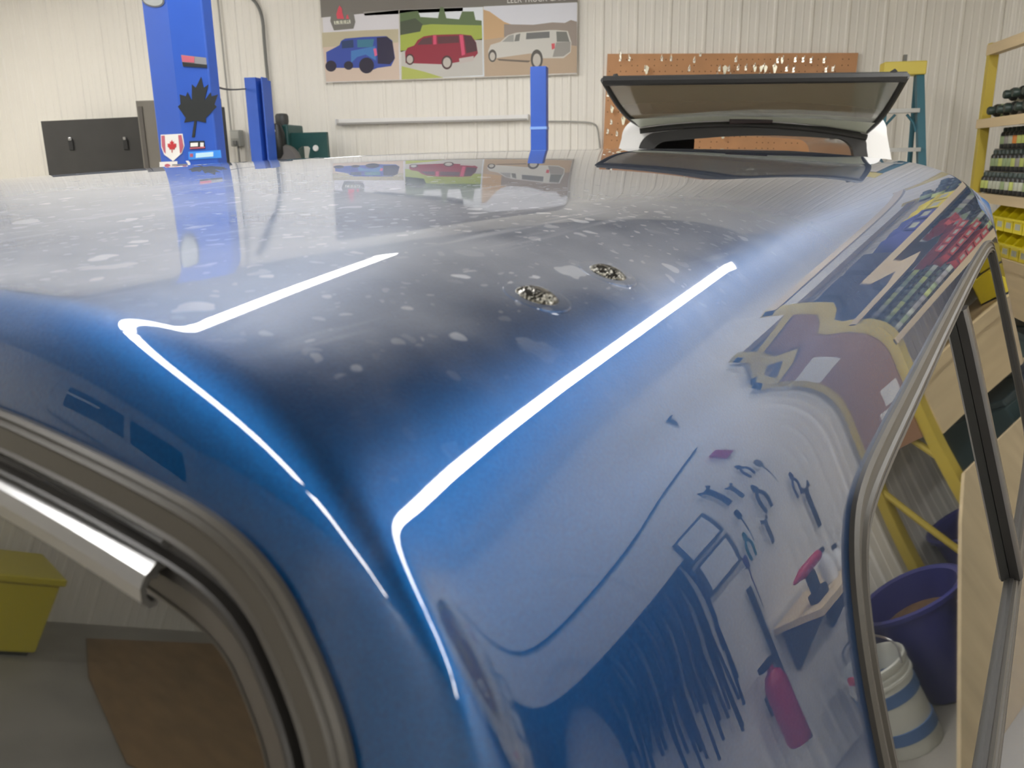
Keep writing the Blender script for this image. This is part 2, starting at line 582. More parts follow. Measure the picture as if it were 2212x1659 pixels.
def rail():
    prof = [(-0.004, 0.0130), (0.0040, 0.0135), (0.0060, 0.0122), (0.0050, 0.0108), (0.0012, 0.0098), (0.0010, 0.0084), (0.0052, 0.0074), (0.0066, 0.0060),
            (0.0058, 0.0046), (0.0026, 0.0036), (0.0026, 0.0024), (0.0068, 0.0010), (0.0110, -0.0028), (0.0124, -0.0068), (0.0116, -0.0110), (0.0088, -0.0132), (0.0060, -0.0126),
            (0.0064, -0.0112), (0.0086, -0.0112), (0.0100, -0.0094), (0.0104, -0.0066), (0.0092, -0.0042), (0.0060, -0.0022), (0.0024, -0.0012), (-0.004, -0.0010)]
    ins = []
    nb = 60
    vs = []
    for i in range(nb + 1):
        b_ = 0.0855 + (1.48 - 2 * 0.0855) * i / nb
        u = abs(0.74 - b_) / 0.655
        zc = -0.0450 - 0.0235 * u ** 4
        P, N_ = plane_glass(b_, zc)
        P = P + N_ * 0.0035
        up = Vector((-0.232, 0, 1)).normalized() * -1
        up = Vector((0.232, 0, 1)).normalized()
        for nn, zz in prof: vs.append(P + N_ * nn + up * zz)
    k = len(prof)
    fs = [(i * k + j, i * k + (j + 1) % k, (i + 1) * k + (j + 1) % k, (i + 1) * k + j) for i in range(nb) for j in range(k)]
    fs += [tuple(range(k)), tuple(nb * k + j for j in range(k))]
    return MB().add(vs, fs).build('hinge_rail', M['aluminium'], cap, smooth=True, angle=28)
rail()
P, N_ = plane_glass(0.101, -0.0755)
MB().lathe([(0.0001, 0.004), (0.0022, 0.0034), (0.0032, 0.0012), (0.0034, -0.001)], n=14, M=Matrix.Translation(P) @ N_.to_track_quat('Z', 'Y').to_matrix().to_4x4()).build('screw', M['aluminium'], cap, smooth=True)

# --- side window: grey flange with beads, dark gasket, glass, divider
sweep(SIDE, side_pt, [(-0.0015, -0.002), (-0.0015, 0.0030), (0.0010, 0.0052), (0.0035, 0.0050), (0.0048, 0.0030), (0.0110, 0.0034), (0.0122, 0.0058), (0.0138, 0.0058), (0.0150, 0.0030), (0.0164, 0.0022), (0.0172, 0.0046), (0.0188, 0.0052), (0.0204, 0.0040), (0.0210, -0.006)], 'window_frame', M['grey_plastic'], cap)
sweep(SIDE, side_pt, [(0.0206, -0.004), (0.0210, 0.0006), (0.0232, 0.0004), (0.0238, -0.006)], 'window_gasket', M['dark_seal'], cap)
gs = inset(SIDE, 0.0225)
def patch(loop, surf, off, nr, nc):
    us = [p[0] for p in loop]; zs = [p[1] for p in loop]
    z0, z1 = min(zs) + 1e-4, max(zs) - 1e-4
    vs, fs = [], []
    for i in range(nr + 1):
        z = z0 + (z1 - z0) * i / nr
        xs = []
        for k in range(len(loop)):
            (x1, y1), (x2, y2) = loop[k - 1], loop[k]
            if (y1 > z) != (y2 > z): xs.append(x1 + (x2 - x1) * (z - y1) / (y2 - y1))
        lo_, hi_ = min(xs), max(xs)
        for j in range(nc + 1):
            P, N_ = surf(lo_ + (hi_ - lo_) * j / nc, z)
            vs.append(P + N_ * off)
    for i in range(nr):
        for j in range(nc):
            q = i * (nc + 1) + j
            fs.append((q, q + 1, q + nc + 2, q + nc + 1))
    return MB().add(vs, fs)
patch(gs, side_pt, -0.0035, 40, 60).build('window_glass', M['dark_glass'], cap, smooth=True, angle=180)
def strip_on(surf, pts, w, h, name, m, off=-0.003):
    """raised bar along a polyline on the body"""
    vs, fs = [], []
    for i, (u, z) in enumerate(pts):
        for du, hh in ((0, off), (0, h * 0.7), (w * 0.2, h), (w * 0.8, h), (w, h * 0.7), (w, off)):
            P, N_ = surf(u + du, z)
            vs.append(P + N_ * hh)
    for i in range(len(pts) - 1):
        for j in range(5):
            fs.append((i * 6 + j, i * 6 + j + 1, i * 6 + j + 7, i * 6 + j + 6))
    fs += [tuple(range(6)), tuple((len(pts) - 1) * 6 + j for j in range(6))]
    return MB().add(vs, fs).build(name, m, cap, smooth=True, angle=40)
M['black_bar'] = mat('black_bar', (0.015, 0.014, 0.014), 0.35)
strip_on(side_pt, [(1.085, -0.155 - 0.365 * i / 12) for i in range(13)], 0.052, 0.011, 'window_divider', M['black_bar'])

# --- two capped mounting holes in the roof
def roof_pt(a, b):
    h = CAP_BVH.ray_cast(Vector((a, b, 1)), Vector((0, 0, -1)))
    return h[0], (h[1] if h[1].z > 0 else -h[1])
M['plug'] = mat('dark_chrome_plug', (0.11, 0.105, 0.09), 0.14, metal=1.0, bump=0.8, bscale=120)
M['sealant'] = mat('clear_sealant', (0.10, 0.12, 0.20), 0.12, coat=1.0, bump=0.3, bscale=90)
for a, b, s in HOLES:
    P, N_ = roof_pt(a, b)
    Mx = Matrix.Translation(P) @ N_.to_track_quat('Z', 'Y').to_matrix().to_4x4() @ Matrix.Scale(s, 4)
    MB().lathe([(0.0001, 0.0046), (0.0040, 0.0043), (0.0080, 0.0033), (0.0110, 0.0018), (0.0126, 0.0006), (0.0130, -0.001)], n=26, M=Mx).build('hole_plug', M['plug'], cap, smooth=True)
    MB().lathe([(0.0122, 0.0002), (0.0138, 0.0007), (0.0156, 0.0002), (0.0176, 0.0005), (0.0196, 0.0001), (0.0202, -0.001)], n=30, M=Mx).build('sealant_ring', M['paint'], cap, smooth=True)

# ---------------------------------------------------------------- where a direction of the photograph meets a plane of the room
_ROT = cam.rotation_euler.to_matrix()
def at(x, y, Y=None, X=None):
    d = _ROT @ Vector(((x - 1106) / 1790, -(y - 829.5) / 1790, -1))
    t = Y / d.y if Y is not None else X / d.x
    return Vector((0, 0, EYE)) + d * t

# ---------------------------------------------------------------- the stand under the cap
M['dark_steel'] = mat('dark_steel', (0.05, 0.05, 0.055), 0.5)
zt = CAP_Z + min(p.z for p in CAP_ROWS[-1]) - 0.002
st = empty('cap_stand', (CAP_X, CAP_Y, 0), R(90) - R(PHI))
tag(st, 'dark steel stand carrying the metallic blue truck cap', 'stand')
for b in (-0.17, CW + 0.11): MB().box(-0.2, CL + 0.15, b, b + 0.06, zt - 0.08, zt).build('side_rail', M['dark_steel'], st, bevel=0.004)
for a in (-0.2, 1.0, CL + 0.09): MB().box(a, a + 0.06, -0.11, CW + 0.11, zt - 0.08, zt - 0.02).build('cross_rail', M['dark_steel'], st)
for a in (-0.1, CL):
    for b in (-0.17, CW + 0.11):
        MB().box(a, a + 0.06, b, b + 0.06, 0.10, zt - 0.08).build('leg', M['dark_steel'], st)
        MB().lathe([(0.01, -0.02), (0.05, -0.02), (0.05, 0.02), (0.01, 0.02)], n=16, M=Matrix.Translation((a + 0.03, b + 0.03, 0.05)) @ Matrix.Rotation(R(90), 4, 'X')).build('caster', M['rubber'], st, smooth=True)

# ---------------------------------------------------------------- blue lift post with stickers
def post():
    Y = 3.9
    t = empty('tall_blue_post', (-2.43, Y, 0))
    tag(t, 'wide blue lift post covered in stickers with a black maple leaf', 'lift post')
    sect = [(-0.172, 0.02), (-0.015, -0.012), (0.160, 0.0), (0.160, 0.09), (-0.172, 0.09)]
    n = len(sect)
    vs = [(x, y, 0) for x, y in sect] + [(x, y, 3.08) for x, y in sect]
    MB().add(vs, [tuple(range(n)), tuple(range(n, 2 * n))] + [(i, (i + 1) % n, n + (i + 1) % n, n + i) for i in range(n)]).build('column', M['blue_post'], t, bevel=0.008)
    MB().box(-0.3, 0.3, -0.18, 0.25, 0.0, 0.018).build('base_plate', M['blue_post'], t)
    # faces of the column carry the stickers
    def face(x):   # y of the front skin at x (local)
        return 0.02 + (x + 0.172) / 0.157 * (-0.032) if x < -0.015 else -0.012 + (x + 0.015) / 0.175 * 0.012
    def sticker(name, pts, m, parent=t, lift=0.002, th=0.0015):
        """pts are photograph positions on the front of the column"""
        vs = []
        for k in (0, 1):
            for (px, py) in pts:
                P = at(px, py, Y=Y) - Vector((-2.43, Y, 0))
                vs.append((P.x, face(P.x) - lift - th * k, P.z))
        n = len(pts)
        return MB().add(vs, [tuple(range(n)), tuple(range(n, 2 * n))] + [(i, (i + 1) % n, n + (i + 1) % n, n + i) for i in range(n)]).build(name, m, parent)
    leaf_h = [(0, 1), (0.19, 0.64), (0.40, 0.75), (0.30, 0.22), (0.56, 0.50), (0.62, 0.36), (0.92, 0.42), (0.82, 0.10), (0.94, 0.02), (0.48, -0.35), (0.53, -0.50), (0.06, -0.44), (0.07, -0.98)]
    leaf = leaf_h + [(-x, y) for x, y in reversed(leaf_h[1:])]
    def leaf_at(cx, cy, w, h, lean=0.0): return [(cx + x * w - y * h * lean, cy - y * h) for x, y in leaf]
    blk = mat('black_vinyl', (0.018, 0.022, 0.024), 0.5)
    whi = mat('white_vinyl', (0.85, 0.84, 0.82), 0.4)
    red = mat('red_vinyl', (0.55, 0.03, 0.04), 0.4)
    pink = mat('faded_red_vinyl', (0.52, 0.12, 0.17), 0.5)
    sky = mat('light_blue_vinyl', (0.05, 0.28, 0.85), 0.4)
    gry = mat('grey_vinyl', (0.25, 0.25, 0.27), 0.5)
    s = sticker('maple_leaf_sticker', leaf_at(428, 232, 43, 66, -0.12), blk)
    def ell(cx, cy, rx, ry, rot=0, n=28):
        return [(cx + rx * math.cos(q) * math.cos(rot) - ry * math.sin(q) * math.sin(rot), cy + rx * math.cos(q) * math.sin(rot) + ry * math.sin(q) * math.cos(rot)) for q in [2 * math.pi * k / n for k in range(n)]]
    s = sticker('oval_badge', ell(330, 0, 29, 15, 0.20), mat('badge_rim', (0.10, 0.11, 0.13), 0.35))
    sticker('badge_face', ell(330, 0, 25, 12, 0.20), mat('badge_grey', (0.36, 0.38, 0.38), 0.3, metal=0.5), s, 0.0036)
    s = sticker('red_and_black_sticker', [(394, 119), (446, 125), (448, 146), (398, 143)], gry)
    sticker('red_panel', [(395, 120), (422, 123), (422, 136), (397, 134)], pink, s, 0.0036)
    sticker('black_edge', [(397, 135), (448, 140), (448, 147), (399, 144)], blk, s, 0.0036)
    sh = [(344, 291), (398, 289), (402, 315), (396, 331), (374, 348), (352, 334), (345, 318)]
    s = sticker('flag_shield_sticker', sh, whi)
    sticker('red_stripe', [(346, 293), (354, 293), (356, 332), (352, 328), (347, 316)], pink, s, 0.0036)
    sticker('red_stripe', [(388, 292), (396, 292), (400, 316), (395, 329), (392, 332)], pink, s, 0.0036)
    sticker('red_leaf', leaf_at(372, 316, 12, 14), red, s, 0.0036)
    s = sticker('small_black_sticker', [(412, 305), (443, 304), (445, 321), (414, 323)], blk)
    sticker('white_panel', [(415, 309), (430, 308), (430, 316), (415, 317)], whi, s, 0.0036)
    sticker('white_panel', [(435, 308), (442, 308), (442, 317), (435, 317)], whi, s, 0.0036)
    sticker('red_line', [(413, 319), (445, 317), (445, 320), (414, 322)], pink, s, 0.0036)
    s = sticker('light_blue_sticker', [(410, 328), (477, 324), (479, 341), (411, 345)], sky)
    sticker('white_panel', [(426, 331), (462, 328), (462, 338), (426, 341)], mat('pale_blue_vinyl', (0.55, 0.80, 0.95), 0.4), s, 0.0036)
    sticker('pink_mark', [(414, 332), (420, 332), (420, 339), (414, 339)], pink, s, 0.0036)
    s = sticker('white_sticker', [(340, 350), (410, 347), (414, 352), (414, 372), (340, 373)], whi)
    sticker('grey_line', [(372, 355), (408, 354), (408, 357), (372, 358)], gry, s, 0.0036)
    sticker('red_mark', ell(360, 358, 7, 4), pink, s, 0.0036)
    return t
post()

def thin_post(name, label, pts, Y, cut=True, extra=None):
    """rectangular steel post seen between two photograph x at height top"""
    a, b = at(*pts[0], Y=Y), at(*pts[1], Y=Y)
    cx = (a.x + b.x) / 2; w = abs(b.x - a.x); h = (a.z + b.z) / 2
    t = empty(name, (cx, Y, 0))
    tag(t, label, 'post')
    if cut:   # channel section, open towards the right
        MB().box(-w / 2, w * 0.12, 0, 0.16, 0, h).build('front_plate', M['blue_post'], t)
        MB().box(w * 0.12, w / 2, 0.10, 0.16, 0, h - 0.02).build('inner_channel', M['blue_post'], t)
        MB().box(w * 0.42, w / 2, 0, 0.10, 0, h).build('flange', M['blue_post'], t)
    else:
        MB().box(-w / 2, w / 2, 0, 0.10, 0, h).build('column', M['blue_post'], t, bevel=0.006)
        z = at(1160, 276, Y=Y).z
        MB().box(-w / 2 - 0.002, w / 2 + 0.002, -0.003, 0.103, z - 0.012, z + 0.008).build('joint_band', mat('pale_blue_band', (0.22, 0.40, 0.85), 0.4), t)
    MB().box(-w, w, -0.08, 0.24, 0, 0.015).build('base_plate', M['blue_post'], t)
    return t
thin_post('channel_post', 'blue channel steel post in front of the wall beside the grey cable', [(527, 166), (566, 168)], 7.2)
thin_post('slim_post', 'slim blue post with a pale band, in front of the banner', [(1145, 143), (1180, 143)], 6.5, cut=False)

# ---------------------------------------------------------------- back wall: cables, box, rail
BW = YB - 0.03
def cable(name, label, pts, r, m, cat='cable'):
    o = MB().tube(pts, r, 8).build(name, m, smooth=True)
    return tag(o, label, cat)
M['grey_cable'] = mat('grey_conduit', (0.20, 0.20, 0.19), 0.5)
M['pale_conduit'] = mat('pale_conduit', (0.42, 0.41, 0.38), 0.5)
def arc_pts(pts, n=3):
    P = [Vector(p) for p in pts]
    for _ in range(n):
        q = [P[0]]
        for i in range(len(P) - 1):
            q += [P[i].lerp(P[i + 1], 0.25), P[i].lerp(P[i + 1], 0.75)]
        q.append(P[-1]); P = q
    return P
p0, p1 = at(470, 0, Y=BW), at(500, 240, Y=BW)
cable('conduit', 'thin straight conduit running down the white back wall', [(p0.x, BW, 3.9), (p0.x + 0.01, BW, 2.3)], 0.009, M['pale_conduit'])
c0 = at(545, 0, Y=BW)
cable('hanging_cable', 'grey cable bending down the back wall into the green machine', arc_pts([(c0.x - 0.28, BW, 3.70), (c0.x - 0.12, BW, 3.62), tuple(at(566, 14, Y=BW)), tuple(at(572, 110, Y=BW)), tuple(at(588, 262, Y=BW)), tuple(at(590, 300, Y=BW))]), 0.016, M['grey_cable'])
cable('sagging_cable', 'thin dark cable sagging from the wide blue post to the channel post', arc_pts([tuple(at(455, 180, Y=4.02)), tuple(at(478, 192, Y=4.8)), tuple(at(505, 194, Y=6.2)), tuple(at(531, 192, Y=7.19))]), 0.006, M['rubber'])
bx = at(516, 300, Y=BW)
t = empty('junction_box', (bx.x, YB - 0.02, bx.z)); tag(t, 'small grey electrical box on the wall left of the channel post', 'electrical box')
MB().box(-0.052, 0.052, -0.09, 0, -0.075, 0.085).build('box', mat('grey_box', (0.42, 0.42, 0.38), 0.5), t, bevel=0.006)
MB().box(-0.044, 0.044, -0.096, -0.09, 0.0, 0.07).build('cover', mat('grey_cover', (0.52, 0.52, 0.47), 0.5), t)
MB().box(-0.02, 0.02, -0.105, -0.09, -0.06, -0.02).build('outlet', M['grey_cable'], t)
MB().tube([(0, -0.04, -0.07), (0, -0.04, -0.30), (0.03, -0.04, -0.6)], 0.012, 8).build('cord', M['pale_conduit'], t, smooth=True)
r0, r1 = at(730, 262, Y=BW), at(1142, 258, Y=BW)
t = empty('wall_rail', ((r0.x + r1.x) / 2, YB - 0.02, r0.z)); tag(t, 'long white wall rail under the vehicle banner', 'rail')
hw = (r1.x - r0.x) / 2
MB().prism([(-0.07, 0.012), (0.0, 0.02), (0.0, -0.02), (-0.07, -0.012)], -hw, hw, M=Matrix.Rotation(R(-90), 4, 'Z')).build('channel', mat('white_rail', (0.88, 0.87, 0.85), 0.35), t)
MB().box(-hw, hw, -0.055, -0.004, -0.034, -0.018).build('lip', mat('grey_rail_lip', (0.40, 0.39, 0.37), 0.6), t)  # lower lip in a darker grey than the channel
for s in (-1, 1): MB().box(s * hw - 0.004, s * hw + 0.004, -0.07, 0.0, -0.035, 0.02).build('end_cap', M['fixture'], t)
cable('rail_cord', 'thin white cord drooping from the wall rail toward the pegboard', arc_pts([tuple(at(1180, 262, Y=BW)), tuple(at(1265, 263, Y=BW)), tuple(at(1288, 268, Y=BW)), tuple(at(1292, 285, Y=BW)), tuple(at(1296, 320, Y=BW))]), 0.007, M['pale_conduit'], 'cord')

# ---------------------------------------------------------------- banner
YBN = YB - 0.045
def printed(parent, name, pts, col, layer, org):
    m = M.setdefault('print_%.3f_%.3f_%.3f' % col, mat('print_ink', col, 0.55))
    n = len(pts); vs = []
    for k in (0, 1):
        for px, py in pts:
            P = at(px, py, Y=YBN) - org
            vs.append((P.x, -0.0006 - layer * 0.0008 - k * 0.0006, P.z))
    return MB().add(vs, [tuple(range(n)), tuple(range(n, 2 * n))] + [(i, (i + 1) % n, n + (i + 1) % n, n + i) for i in range(n)]).build(name, m, parent)
def zp(pts): return [(680 + x / 3.814, y / 3.814) for x, y in pts]
def ellp(cx, cy, rx, ry, n=18): return zp([(cx + rx * math.cos(2 * math.pi * k / n), cy + ry * math.sin(2 * math.pi * k / n)) for k in range(n)])
def banner():
    org = at(968, 90, Y=YBN)
    t = empty('banner', org); tag(t, 'printed vinyl banner of three vehicle photographs on the back wall', 'banner')
    a, b = at(690, 8, Y=YBN), at(1247, 158, Y=YBN)
    x0, x1, zt, zb = a.x - org.x, b.x - org.x, a.z - org.z + 0.10, b.z - org.z - 0.01
    MB().box(x0, x1, -0.0002, 0.004, zb, zt).build('backing', mat('banner_vinyl', (0.72, 0.68, 0.62), 0.5), t)
    g = printed(t, 'title_strip', [(690, -30), (1248, -45), (1248, 6), (1090, 13), (865, 22), (694, 38)], (0.22, 0.20, 0.18), 1, org)
    printed(t, 'soft_strip', [(785, 26), (865, 21), (1000, 15), (1000, 24), (865, 30), (788, 34)], (0.42, 0.40, 0.37), 2, org)
    # left picture
    p = printed(t, 'left_picture', [(697, 38), (861, 22), (866, 172), (705, 178)], (0.80, 0.78, 0.82), 2, org)
    printed(p, 'brush', zp([(60, 270), (420, 250), (690, 240), (692, 380), (65, 400)]), (0.58, 0.52, 0.36), 3, org)
    printed(p, 'ground', zp([(70, 390), (690, 350), (700, 655), (95, 675)]), (0.72, 0.58, 0.48), 3.5, org)
    printed(p, 'vehicle_body', zp([(95, 430), (150, 402), (205, 372), (218, 338), (250, 318), (400, 305), (590, 298), (640, 335), (662, 480), (630, 545), (520, 560), (440, 590), (380, 560), (100, 560)]), (0.05, 0.09, 0.42), 4, org)
    printed(p, 'vehicle_side', zp([(300, 420), (500, 380), (505, 500), (420, 450), (350, 470), (300, 520)]), (0.07, 0.22, 0.55), 5, org)
    printed(p, 'vehicle_window', zp([(222, 340), (318, 328), (322, 392), (226, 400)]), (0.03, 0.06, 0.16), 5, org)
    printed(p, 'vehicle_window', zp([(350, 328), (490, 322), (478, 388), (352, 392)]), (0.06, 0.22, 0.33), 5, org)
    printed(p, 'vehicle_rear', zp([(512, 310), (600, 303), (642, 345), (660, 485), (620, 530), (520, 525)]), (0.035, 0.03, 0.07), 5, org)
    printed(p, 'tail_lamp', zp([(484, 402), (508, 398), (516, 455), (496, 465)]), (0.75, 0.15, 0.30), 6, org)
    for cx, cy, rx, ry in ((135, 545, 46, 46), (280, 540, 38, 36), (428, 540, 62, 66)): printed(p, 'wheel', ellp(cx, cy, rx, ry), (0.03, 0.025, 0.05), 6, org)
    # middle picture
    p = printed(t, 'middle_picture', [(863, 22), (1043, 15), (1046, 165), (868, 171)], (0.86, 0.90, 0.95), 2, org)
    printed(p, 'trees', zp([(700, 110), (850, 90), (870, 140), (1015, 150), (1035, 60), (1060, 60), (1085, 150), (1190, 160), (1215, 95), (1310, 95), (1325, 165), (1375, 170), (1378, 290), (705, 310)]), (0.14, 0.20, 0.09), 3, org)
    printed(p, 'grass', zp([(705, 230), (960, 200), (1378, 210), (1380, 330), (1000, 330), (708, 430)]), (0.42, 0.50, 0.09), 4, org)
    printed(p, 'dark_shrub', zp([(705, 180), (830, 150), (890, 200), (870, 260), (706, 290)]), (0.09, 0.11, 0.07), 4.5, org)
    printed(p, 'road', zp([(712, 420), (1380, 320), (1385, 620), (1000, 640), (715, 545)]), (0.62, 0.60, 0.56), 4, org)
    printed(p, 'verge', zp([(716, 545), (900, 590), (1060, 640), (718, 655)]), (0.50, 0.55, 0.14), 4.5, org)
    printed(p, 'vehicle_body', zp([(745, 430), (765, 395), (820, 375), (850, 330), (900, 300), (980, 288), (1200, 282), (1290, 292), (1330, 350), (1345, 440), (1300, 490), (1140, 520), (1040, 530), (750, 520)]), (0.33, 0.035, 0.06), 5, org)
    printed(p, 'vehicle_window', zp([(845, 370), (890, 318), (965, 305), (968, 365)]), (0.13, 0.06, 0.07), 6, org)
    printed(p, 'vehicle_window', zp([(1012, 302), (1185, 296), (1190, 352), (1015, 362)]), (0.14, 0.05, 0.06), 6, org)
    printed(p, 'vehicle_pillar', zp([(975, 292), (1002, 290), (1004, 365), (978, 368)]), (0.75, 0.10, 0.20), 6.5, org)
    printed(p, 'vehicle_pillar', zp([(1192, 288), (1222, 288), (1240, 450), (1212, 460)]), (0.75, 0.10, 0.20), 6.5, org)
    printed(p, 'vehicle_rear', zp([(1230, 292), (1290, 298), (1330, 355), (1338, 420), (1250, 440)]), (0.10, 0.04, 0.05), 6, org)
    printed(p, 'bumper', zp([(1190, 482), (1310, 462), (1310, 500), (1195, 525)]), (0.62, 0.55, 0.52), 6, org)
    for cx, cy, rx, ry in ((785, 490, 36, 46), (1090, 515, 45, 58)):
        w_ = ellp(cx, cy, rx, ry); printed(p, 'wheel', w_, (0.10, 0.05, 0.05), 6.6, org); printed(p, 'rim', ellp(cx, cy, rx * 0.72, ry * 0.72), (0.60, 0.55, 0.50), 7, org)
    # right picture
    p = printed(t, 'right_picture', [(1045, 14), (1247, 5), (1246, 158), (1048, 165)], (0.80, 0.81, 0.88), 2, org)
    printed(p, 'orange_hill', zp([(1390, 80), (1440, 95), (1560, 180), (1680, 225), (1700, 330), (1395, 340)]), (0.66, 0.44, 0.24), 3, org)
    printed(p, 'far_hills', zp([(1560, 200), (1800, 205), (1960, 185), (2060, 190), (2110, 165), (2160, 180), (2160, 420), (1560, 330)]), (0.36, 0.30, 0.26), 3.5, org)
    printed(p, 'ground', zp([(1395, 330), (1600, 300), (2160, 380), (2160, 600), (1400, 630)]), (0.55, 0.42, 0.30), 4, org)
    printed(p, 'vehicle_body', zp([(1430, 420), (1450, 370), (1530, 345), (1590, 292), (1660, 270), (1940, 248), (1990, 248), (2085, 256), (2115, 350), (2110, 430), (2050, 480), (1880, 480), (1780, 440), (1490, 480), (1435, 470)]), (0.70, 0.68, 0.63), 5, org)
    printed(p, 'vehicle_window', zp([(1545, 345), (1600, 295), (1640, 285), (1640, 345)]), (0.40, 0.40, 0.38), 6, org)
    printed(p, 'vehicle_window', zp([(1658, 288), (1695, 276), (1685, 338), (1645, 342)]), (0.22, 0.22, 0.21), 6, org)
    printed(p, 'vehicle_window', zp([(1745, 272), (1935, 260), (1935, 312), (1740, 325)]), (0.20, 0.20, 0.20), 6, org)
    printed(p, 'vehicle_rear', zp([(1990, 260), (2075, 262), (2100, 345), (1995, 345)]), (0.22, 0.22, 0.20), 6, org)
    printed(p, 'vehicle_tailgate', zp([(1990, 350), (2108, 345), (2105, 425), (2050, 465), (1960, 470)]), (0.38, 0.36, 0.33), 6, org)
    printed(p, 'tail_lamp', zp([(1950, 360), (1978, 358), (1978, 400), (1955, 410)]), (0.70, 0.12, 0.14), 7, org)
    for cx, cy, rx, ry in ((1465, 460, 34, 52), (1830, 490, 50, 82)):
        printed(p, 'wheel', ellp(cx, cy, rx, ry), (0.12, 0.11, 0.10), 6.6, org); printed(p, 'rim', ellp(cx, cy + 5, rx * 0.65, ry * 0.65), (0.62, 0.58, 0.52), 7, org)
    printed(p, 'ground_shadow', zp([(1500, 485), (1780, 500), (1760, 515), (1520, 500)]), (0.20, 0.16, 0.13), 6, org)
    # emblem: red peaks over a pale name band
    e = printed(t, 'emblem', [(716, 30), (764, 26), (768, 48), (764, 62), (722, 66), (714, 46)], (0.22, 0.21, 0.19), 7, org)
    printed(e, 'red_peak', [(729, 41), (727, 31), (731, 18), (734, 12), (739, 18), (740, 27), (744, 41)], (0.78, 0.10, 0.14), 8, org)
    printed(e, 'red_peak', [(748, 41), (749, 34), (752, 31), (755, 41)], (0.75, 0.12, 0.16), 8, org)
    printed(e, 'name_band', [(722, 46), (757, 43), (758, 51), (723, 53)], (0.78, 0.78, 0.66), 8, org)
    def text(s_, px0, px1, py, parent, size, col, lay):
        cu = bpy.data.curves.new('lettering', 'FONT'); cu.body = s_; cu.size = size; cu.extrude = 0.0004
        o = bpy.data.objects.new('lettering', cu); C.objects.link(o); o.parent = parent
        A, B = at(px0, py, Y=YBN) - org, at(px1, py, Y=YBN) - org
        o.location = (A.x, -0.0006 - lay * 0.0008 - 0.0006, A.z); o.rotation_euler = (R(90), 0, 0)
        bpy.context.view_layer.update()
        k = (B.x - A.x) / max(o.dimensions.x, 1e-4)
        o.scale = (k, 1, 1)
        me = bpy.data.meshes.new_from_object(o.evaluated_get(bpy.context.evaluated_depsgraph_get()))
        me.materials.clear(); me.materials.append(mat('lettering_ink', col, 0.5))
        q = bpy.data.objects.new('lettering', me); C.objects.link(q); q.parent = parent
        q.location, q.rotation_euler, q.scale = o.location, o.rotation_euler, o.scale
        bpy.data.objects.remove(o, do_unlink=True)
    text('LEER', 724, 756, 52, e, 0.045, (0.16, 0.17, 0.12), 9)
    text('LEER TRUCK CAPS', 1095, 1222, 7, t, 0.075, (0.80, 0.78, 0.74), 3)
banner()

# ---------------------------------------------------------------- black panel and grey panel at the left
t = empty('black_panel', (0, 0, 0))
A, B = at(88, 262, Y=7.70), at(303, 252, Y=8.02)
C0, D0 = at(101, 385, Y=7.70), at(312, 366, Y=8.02)
t.location = (A.x, 7.70, 1.2); tag(t, 'matte black panel with two dark latches hung left of the wide blue post', 'panel')
ang = math.atan2(0.32, B.x - A.x)
t.rotation_euler = (0, 0, ang)
L0 = math.hypot(B.x - A.x, 0.32)
M['black_board'] = mat('black_textured_board', (0.050, 0.048, 0.044), 0.6, noise=0.3, nscale=5)
MB().add([(0, 0, C0.z - 1.2 - 0.1), (L0, 0, D0.z - 1.2 - 0.1), (L0, 0, B.z - 1.2), (0, 0, A.z - 1.2), (0, 0.04, C0.z - 1.3), (L0, 0.04, D0.z - 1.3), (L0, 0.04, B.z - 1.2), (0, 0.04, A.z - 1.2)],
         [(0, 1, 2, 3), (7, 6, 5, 4), (0, 4, 5, 1), (1, 5, 6, 2), (2, 6, 7, 3), (3, 7, 4, 0)]).build('board', M['black_board'], t)
for fx in (0.27, 0.82):
    z = A.z - 1.2 - 0.21
    l_ = MB().box(L0 * fx - 0.022, L0 * fx + 0.022, -0.02, 0, z - 0.075, z + 0.02).build('latch', M['rubber'], t, bevel=0.004)
    MB().box(L0 * fx - 0.014, L0 * fx + 0.014, -0.032, -0.018, z + 0.018, z + 0.05).build('latch_knob', M['aluminium'], l_, bevel=0.004)
for fx in (0.06, 0.94): MB().box(L0 * fx - 0.02, L0 * fx + 0.02, 0.04, 0.17 if fx > 0.5 else 0.45, B.z - 1.32, B.z - 1.28).build('bracket', M['dark_steel'], t)

A, B = at(293, 218, Y=7.3), at(474, 226, Y=7.3)
t = empty('grey_panel', ((A.x + B.x) / 2, 7.3, 0)); tag(t, 'tall grey-brown panel standing behind the wide blue post', 'panel')
hw = (B.x - A.x) / 2
MB().box(-hw, hw, 0, 0.04, 0, A.z).build('board', mat('grey_brown_board', (0.17, 0.155, 0.13), 0.6, noise=0.2, nscale=4), t)
MB().box(hw * 0.94, hw + 0.02, -0.03, 0.05, 0, B.z - 0.02).build('edge_strip', mat('dark_edge', (0.07, 0.07, 0.065), 0.6), t)
MB().box(-hw + 0.02, -hw + 0.06, -0.01, 0, 0.1, A.z - 0.05).build('edge_strip', mat('dark_edge', (0.09, 0.08, 0.07), 0.6), t)

